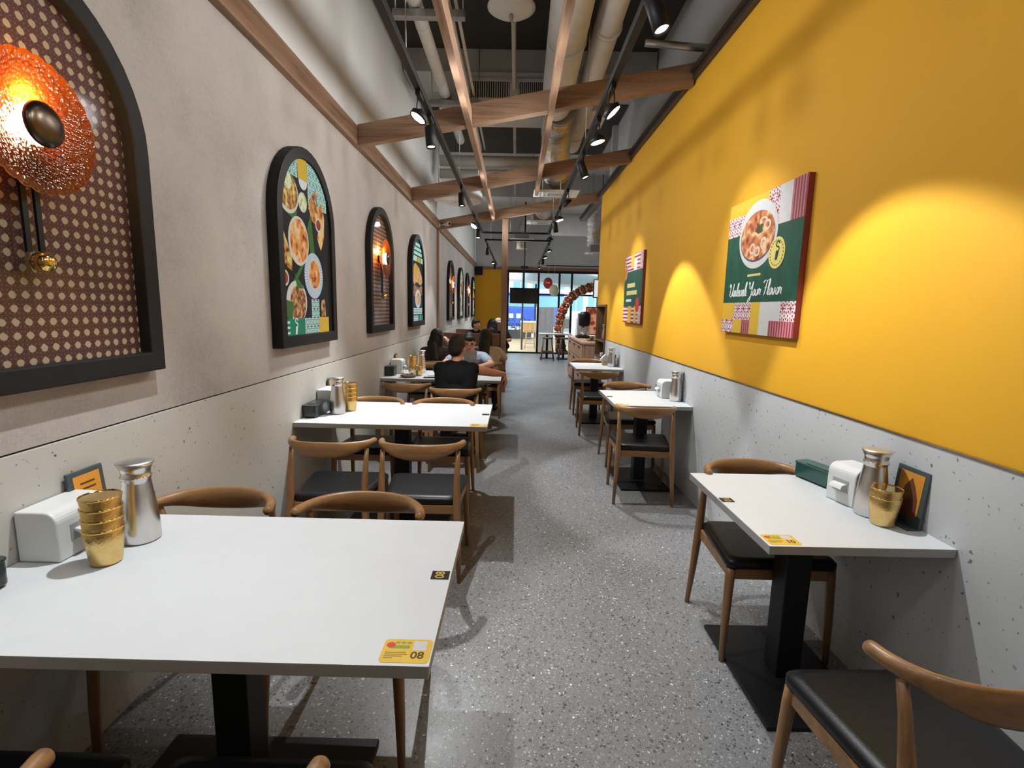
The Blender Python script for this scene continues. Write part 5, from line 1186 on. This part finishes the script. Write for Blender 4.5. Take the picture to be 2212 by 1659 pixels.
o = b.build('foliage', plain('planter_leaf', (0.03, 0.045, 0.03), 0.6, var=0.3), t); o['kind'] = 'stuff'

# ================================================================== people
SKIN = plain('skin', srgb(196, 140, 112), 0.5, var=0.06, scale=8); SKINL = plain('skin_light', srgb(214, 165, 142), 0.5, var=0.06, scale=8)

def hairmat(name, col):
    m, nt, b = newmat(name); v = coords(nt, 'Object', (160, 160, 9)); f = noise(nt, v, 1.0, 4, 0.6)
    nt.links.new(ramp(nt, f, [(0.35, tuple(c * 0.5 for c in col)), (0.65, tuple(c * 1.6 for c in col))]), b.inputs['Base Color'])
    b.inputs['Roughness'].default_value = 0.5; b.inputs['Specular IOR Level'].default_value = 0.35; bump(nt, b, f, 0.6, 0.004); return m
HAIR = hairmat('black_hair', (0.008, 0.0065, 0.0065)); HAIRB = hairmat('brown_black_hair', (0.016, 0.010, 0.008))
EYE = plain('eye_dark', (0.012, 0.008, 0.006), 0.2); LIP = plain('lips', (0.42, 0.14, 0.11), 0.5); DENIM = plain('dark_trousers', (0.020, 0.021, 0.026), 0.8); SHOE = plain('black_shoe', (0.015, 0.015, 0.015), 0.5)
def remesh(o, vox, sm=2):
    m = o.modifiers.new('remesh', 'REMESH'); m.mode = 'VOXEL'; m.voxel_size = vox; m.use_smooth_shade = True
    if sm:
        s = o.modifiers.new('smooth', 'SMOOTH'); s.iterations = sm; s.factor = 0.5
def hand(b, w, d, nrm, left, s=1.0, curl=0.5):
    """palm and five fingers; d points along the hand, nrm out of the palm side"""
    w, d, nrm = Vector(w), Vector(d).normalized(), Vector(nrm).normalized()
    side = d.cross(nrm).normalized() * (1 if left else -1); nrm = (nrm - d * nrm.dot(d)).normalized()
    R = Matrix((side, d, nrm)).transposed()
    b.ball(w + d * 0.045 * s, (0.038 * s, 0.050 * s, 0.015 * s), 12, 8, R)
    for k, L in enumerate((0.066, 0.074, 0.068, 0.054)):
        p = w + d * 0.082 * s + side * (0.027 - 0.018 * k) * s; a = 0.15
        for q in range(3):
            a += curl * (0.5 + 0.35 * q); e = p + (d * math.cos(a) + nrm * math.sin(a)) * L * s * (0.45, 0.32, 0.23)[q]
            b.cap(p, e, 0.0088 * s * (1 - 0.08 * q), 0.0082 * s * (1 - 0.08 * q), 8); p = e
    p = w + d * 0.030 * s + side * 0.030 * s
    for q, (f, g) in enumerate(((0.75, 0.25), (0.35, 0.45))):
        e = p + (side * f + d * (1 - f * 0.5) + nrm * g).normalized() * (0.034, 0.028)[q] * s; b.cap(p, e, 0.0105 * s, 0.009 * s, 8); p = e
def person(label, loc, rz, lean=0.2, yaw=0.0, nod=0.0, larm=None, rarm=None, skin=SKIN, shirt=None, sleeve=0.5, pants=DENIM, hair='short', hm=HAIR, vox=0.008, s=1.0, glasses=False, ztop=None, curl=0.5, strap=None, cap=None, face=True, hdir=None, grp='seated diners'):
    t = thing('person', label, 'person', (loc[0], loc[1], loc[2] if len(loc) > 2 else 0), rz, grp)
    pel = Vector((0, -0.02, 0.575)); L = Matrix.Rotation(-lean, 3, 'X')
    sp = lambda x, y, z: pel + L @ Vector((x, y, z))
    neck = sp(0, 0.0, 0.47); hc = neck + Vector((0, 0.035 + 0.05 * lean, 0.145))
    if ztop is not None:                                   # sit lower or taller so that the crown meets the given height
        dz = ztop - (hc.z + 0.115); f = 1 + dz / max(0.2, (neck.z - pel.z)); sp0 = sp
        sp = lambda x, y, z: pel + L @ Vector((x, y, z * f))
        neck = sp(0, 0.0, 0.47); hc = neck + Vector((0, 0.035 + 0.05 * lean, 0.145))
    H = Matrix.Rotation(yaw, 3, 'Z') @ Matrix.Rotation(-nod, 3, 'X'); hp = lambda x, y, z: hc + H @ Vector((x, y, z))
    shl, shr = sp(-0.175, 0.0, 0.405), sp(0.175, 0.0, 0.405)
    le, lw = larm or ((-0.27, 0.22, 0.80), (-0.10, 0.42, 0.79)); re, rw = rarm or ((0.27, 0.22, 0.80), (0.10, 0.42, 0.79))
    hips = [(sx * 0.095, 0.0, 0.545) for sx in (-1, 1)]; kn = [(sx * 0.125, 0.40, 0.53) for sx in (-1, 1)]; an = [(sx * 0.13, 0.36, 0.10) for sx in (-1, 1)]
    def torso(b, g):
        b.ball(pel, (0.165 + g, 0.120 + g, 0.095 + g), 18, 12); b.ball(sp(0, 0, 0.14), (0.140 + g, 0.105 + g, 0.15), 18, 12, L)
        b.ball(sp(0, 0.005, 0.30), (0.158 + g, 0.108 + g, 0.155 + g), 18, 12, L); b.cap(shl + Vector((0.02, 0, 0)), shr - Vector((0.02, 0, 0)), 0.056 + g, 0.056 + g, 14)
        for sx in (-1, 1): b.cap(sp(sx * 0.118, 0, 0.355), sp(sx * 0.085, 0, 0.10), 0.078 + g, 0.085 + g, 14)
        b.cap(sp(-0.07, -0.005, 0.43), sp(0.07, -0.005, 0.43), 0.050 + g, 0.050 + g, 12)
    b = B(); torso(b, 0)
    b.cap(sp(0, 0, 0.40), hc + Vector((0, -0.01, -0.05)), 0.058, 0.054, 14)
    b.ball(hc, (0.073, 0.092, 0.112), 22, 16, H); b.ball(hp(0, 0.030, -0.055), (0.056, 0.060, 0.060), 18, 12, H); b.cap(hp(0, 0.086, 0.012), hp(0, 0.104, -0.020), 0.009, 0.013, 10)
    for sx in (-1, 1): b.ball(hp(sx * 0.074, -0.005, -0.012), (0.010, 0.020, 0.030), 10, 8, H)
    for sh, e, w, left in ((shl, le, lw, True), (shr, re, rw, False)):
        b.cap(sh, e, 0.052, 0.040, 14); b.cap(e, w, 0.040, 0.027, 14)
        dd = (Vector(w) - Vector(e)); nn = Vector((0, 0, -1))
        if hdir and left in hdir: dd, nn = Vector(hdir[left][0]), Vector(hdir[left][1])
        hand(b, w, dd, nn, left, 1.0, curl)
    for hpn, k, a in zip(hips, kn, an): b.cap(hpn, k, 0.085, 0.060, 14); b.cap(k, a, 0.056, 0.038, 12); b.cap((a[0], a[1] - 0.02, 0.05), (a[0], a[1] + 0.13, 0.035), 0.038, 0.030, 10)
    o = b.build('body', skin, t); remesh(o, vox)
    if shirt:
        b = B(); torso(b, 0.014)
        if sleeve > 0:
            for sh, e, w in ((shl, le, lw), (shr, re, rw)):
                sh, e, w = Vector(sh), Vector(e), Vector(w); b.cap(sh, sh.lerp(e, min(1, sleeve)), 0.066, 0.066 - 0.008 * min(1, sleeve), 14)
                if sleeve > 1: b.cap(e, e.lerp(w, sleeve - 1), 0.056, 0.042, 14)
        else:
            for sh in (shl, shr): b.ball(sh.lerp(sp(0, 0, 0.40), 0.45), (0.050, 0.074, 0.076), 12, 8)
        o = b.build('shirt', shirt, t); remesh(o, vox)
    b = B(); b.ball(pel - Vector((0, 0, 0.02)), (0.182, 0.138, 0.095), 18, 12)
    for hpn, k, a in zip(hips, kn, an): b.cap(hpn, k, 0.098, 0.074, 14); b.cap(k, (a[0], a[1], a[2] + 0.03), 0.070, 0.054, 12)
    o = b.build('trousers', pants, t); remesh(o, max(vox, 0.010))
    for a in an: B().cap((a[0], a[1] - 0.03, 0.046), (a[0], a[1] + 0.15, 0.040), 0.046, 0.038, 12).build('shoe', SHOE, t)
    b = B(); b.ball(hp(0, -0.018, 0.028), (0.082, 0.094, 0.100), 22, 16, H); b.ball(hp(0, -0.045, -0.015), (0.076, 0.062, 0.085), 18, 12, H)
    if hair == 'fringe': b.ball(hp(0, 0.045, 0.072), (0.066, 0.050, 0.040), 16, 10, H)
    if hair == 'long':
        b.ball(hp(0, -0.05, -0.06), (0.090, 0.075, 0.13), 18, 12, H); b.cap(hp(0, -0.07, -0.10), sp(0, -0.115, 0.24), 0.085, 0.060, 14)
        for sx in (-1, 1): b.cap(hp(sx * 0.066, 0.005, 0.02), hp(sx * 0.078, -0.005, -0.20), 0.034, 0.036, 12)
    o = b.build('hair', hm, t); remesh(o, 0.007)
    if face:
        for sx in (-1, 1):
            B().ball(hp(sx * 0.031, 0.081, 0.006), (0.012, 0.007, 0.0055), 10, 6, H).build('eye', EYE, t)
            B().box(hp(sx * 0.032, 0.0845, 0.024), (0.030, 0.006, 0.006), H).build('eyebrow', hm, t)
            if glasses:
                c = [hp(sx * 0.033 + 0.021 * math.cos(a), 0.100 - 0.004 * abs(math.cos(a)), 0.004 + 0.017 * math.sin(a)) for a in [2 * PI * k / 20 for k in range(21)]]
                B().tube(c, 0.0018, 6, cap=False).build('glasses_rim', BLACK, t); B().tube([hp(sx * 0.054, 0.096, 0.006), hp(sx * 0.078, 0.0, 0.004)], 0.0016, 6).build('glasses_temple', BLACK, t)
        if glasses: B().tube([hp(-0.012, 0.100, 0.006), hp(0.012, 0.100, 0.006)], 0.0018, 6).build('glasses_bridge', BLACK, t)
        B().ball(hp(0, 0.086, -0.056), (0.022, 0.007, 0.0065), 12, 6, H).build('mouth', LIP, t)
    if strap:
        pts = [sp(-0.15, 0.02, 0.48), sp(-0.10, -0.120, 0.40), sp(0.0, -0.135, 0.26), sp(0.10, -0.135, 0.12), sp(0.17, -0.09, 0.02)]
        B().tube(catmull3(pts, 6), 0.016, 8, rad2=0.005).build('bag_strap', strap, t)
    if cap:
        b = B(); b.ball(hp(0, -0.015, 0.055), (0.088, 0.102, 0.085), 20, 12, H); b.ball(hp(0, 0.09, 0.055), (0.06, 0.06, 0.008), 14, 6, H); o = b.build('cap', cap, t); remesh(o, 0.007)
    return t
BLKT = plain('black_top', (0.005, 0.005, 0.006), 0.9, var=0.2, spec=0.15); BLUT = plain('blue_grey_shirt', (0.36, 0.42, 0.52), 0.85, var=0.06, bmp=0.1); BRNT = plain('dark_brown_top', (0.050, 0.032, 0.030), 0.85); BEIT = plain('beige_top', (0.52, 0.44, 0.36), 0.85, bmp=0.1)
person('man in a sleeveless black top seen from behind, arm stretched over the table edge', (-0.560, 4.640), 0.0, 0.34, -0.35, 0.25, ((-0.215, 0.42, 0.84), (-0.06, 0.64, 0.80)), ((0.335, 0.355, 0.86), (0.445, 0.53, 0.825)), SKIN, BLKT, 0.0, DENIM, 'short', HAIRB, 0.0055, ztop=1.235, curl=0.28, hdir={False: ((0.25, 0.15, -0.9), (-0.8, 0.3, -0.2))})
person('man with glasses in a blue-grey shirt facing the camera, looking down', (-0.585, 6.46), PI, 0.34, 0.12, 0.42, ((-0.29, 0.30, 0.82), (-0.13, 0.50, 0.795)), ((0.29, 0.30, 0.82), (0.12, 0.52, 0.795)), SKINL, BLUT, 0.62, DENIM, 'fringe', HAIR, 0.0055, ztop=1.195, glasses=True)
person('woman with long black hair in a dark brown top beside the left wall', (-1.10, 6.95), 0.0, 0.16, -0.75, 0.1, ((-0.25, 0.20, 0.80), (-0.06, 0.36, 0.84)), ((0.24, 0.20, 0.82), (0.12, 0.30, 1.0)), SKINL, BRNT, 1.7, DENIM, 'long', HAIR, ztop=1.20)
person('woman with long black hair in a beige top with a dark shoulder strap', (-0.42, 6.98), 0.0, 0.12, -0.25, 0.15, ((-0.26, 0.18, 0.80), (-0.10, 0.42, 0.79)), ((0.27, 0.16, 0.80), (0.12, 0.40, 0.79)), SKINL, BEIT, 0.6, DENIM, 'long', HAIR, ztop=1.215, strap=BLKT)
person('young man in black seen in profile at the far booth', (-0.92, 11.60), PI, 0.10, 1.15, 0.05, None, None, SKINL, BLKT, 0.9, DENIM, 'fringe', HAIR, 0.010, ztop=1.25)
person('black-haired woman seen from behind on the rear booth seat', (-0.44, 9.27), 0.0, 0.05, -0.2, 0.05, None, None, SKINL, BLKT, 1.6, DENIM, 'long', HAIR, 0.010, ztop=1.305, face=False)
person('person in a beige cap partly hidden by the oak post', (-0.40, 11.60), PI, 0.08, 0.4, 0.1, None, None, SKIN, BLKT, 0.8, DENIM, 'short', HAIR, 0.010, ztop=1.27, cap=BEIT)
bg = thing('shoulder_bag', 'black shoulder bag hanging behind the woman in beige', 'bag', (-0.235, 6.80, 0.476), 0.2)
B().b2((-0.10, -0.05, 0), (0.10, 0.05, 0.20)).build('bag_body', plain('black_bag', (0.012, 0.012, 0.014), 0.5), bg, bevel=0.03, seg=3); B().b2((-0.10, -0.058, 0.09), (0.10, -0.051, 0.20)).build('flap', MATS['black_bag'], bg, bevel=0.004)
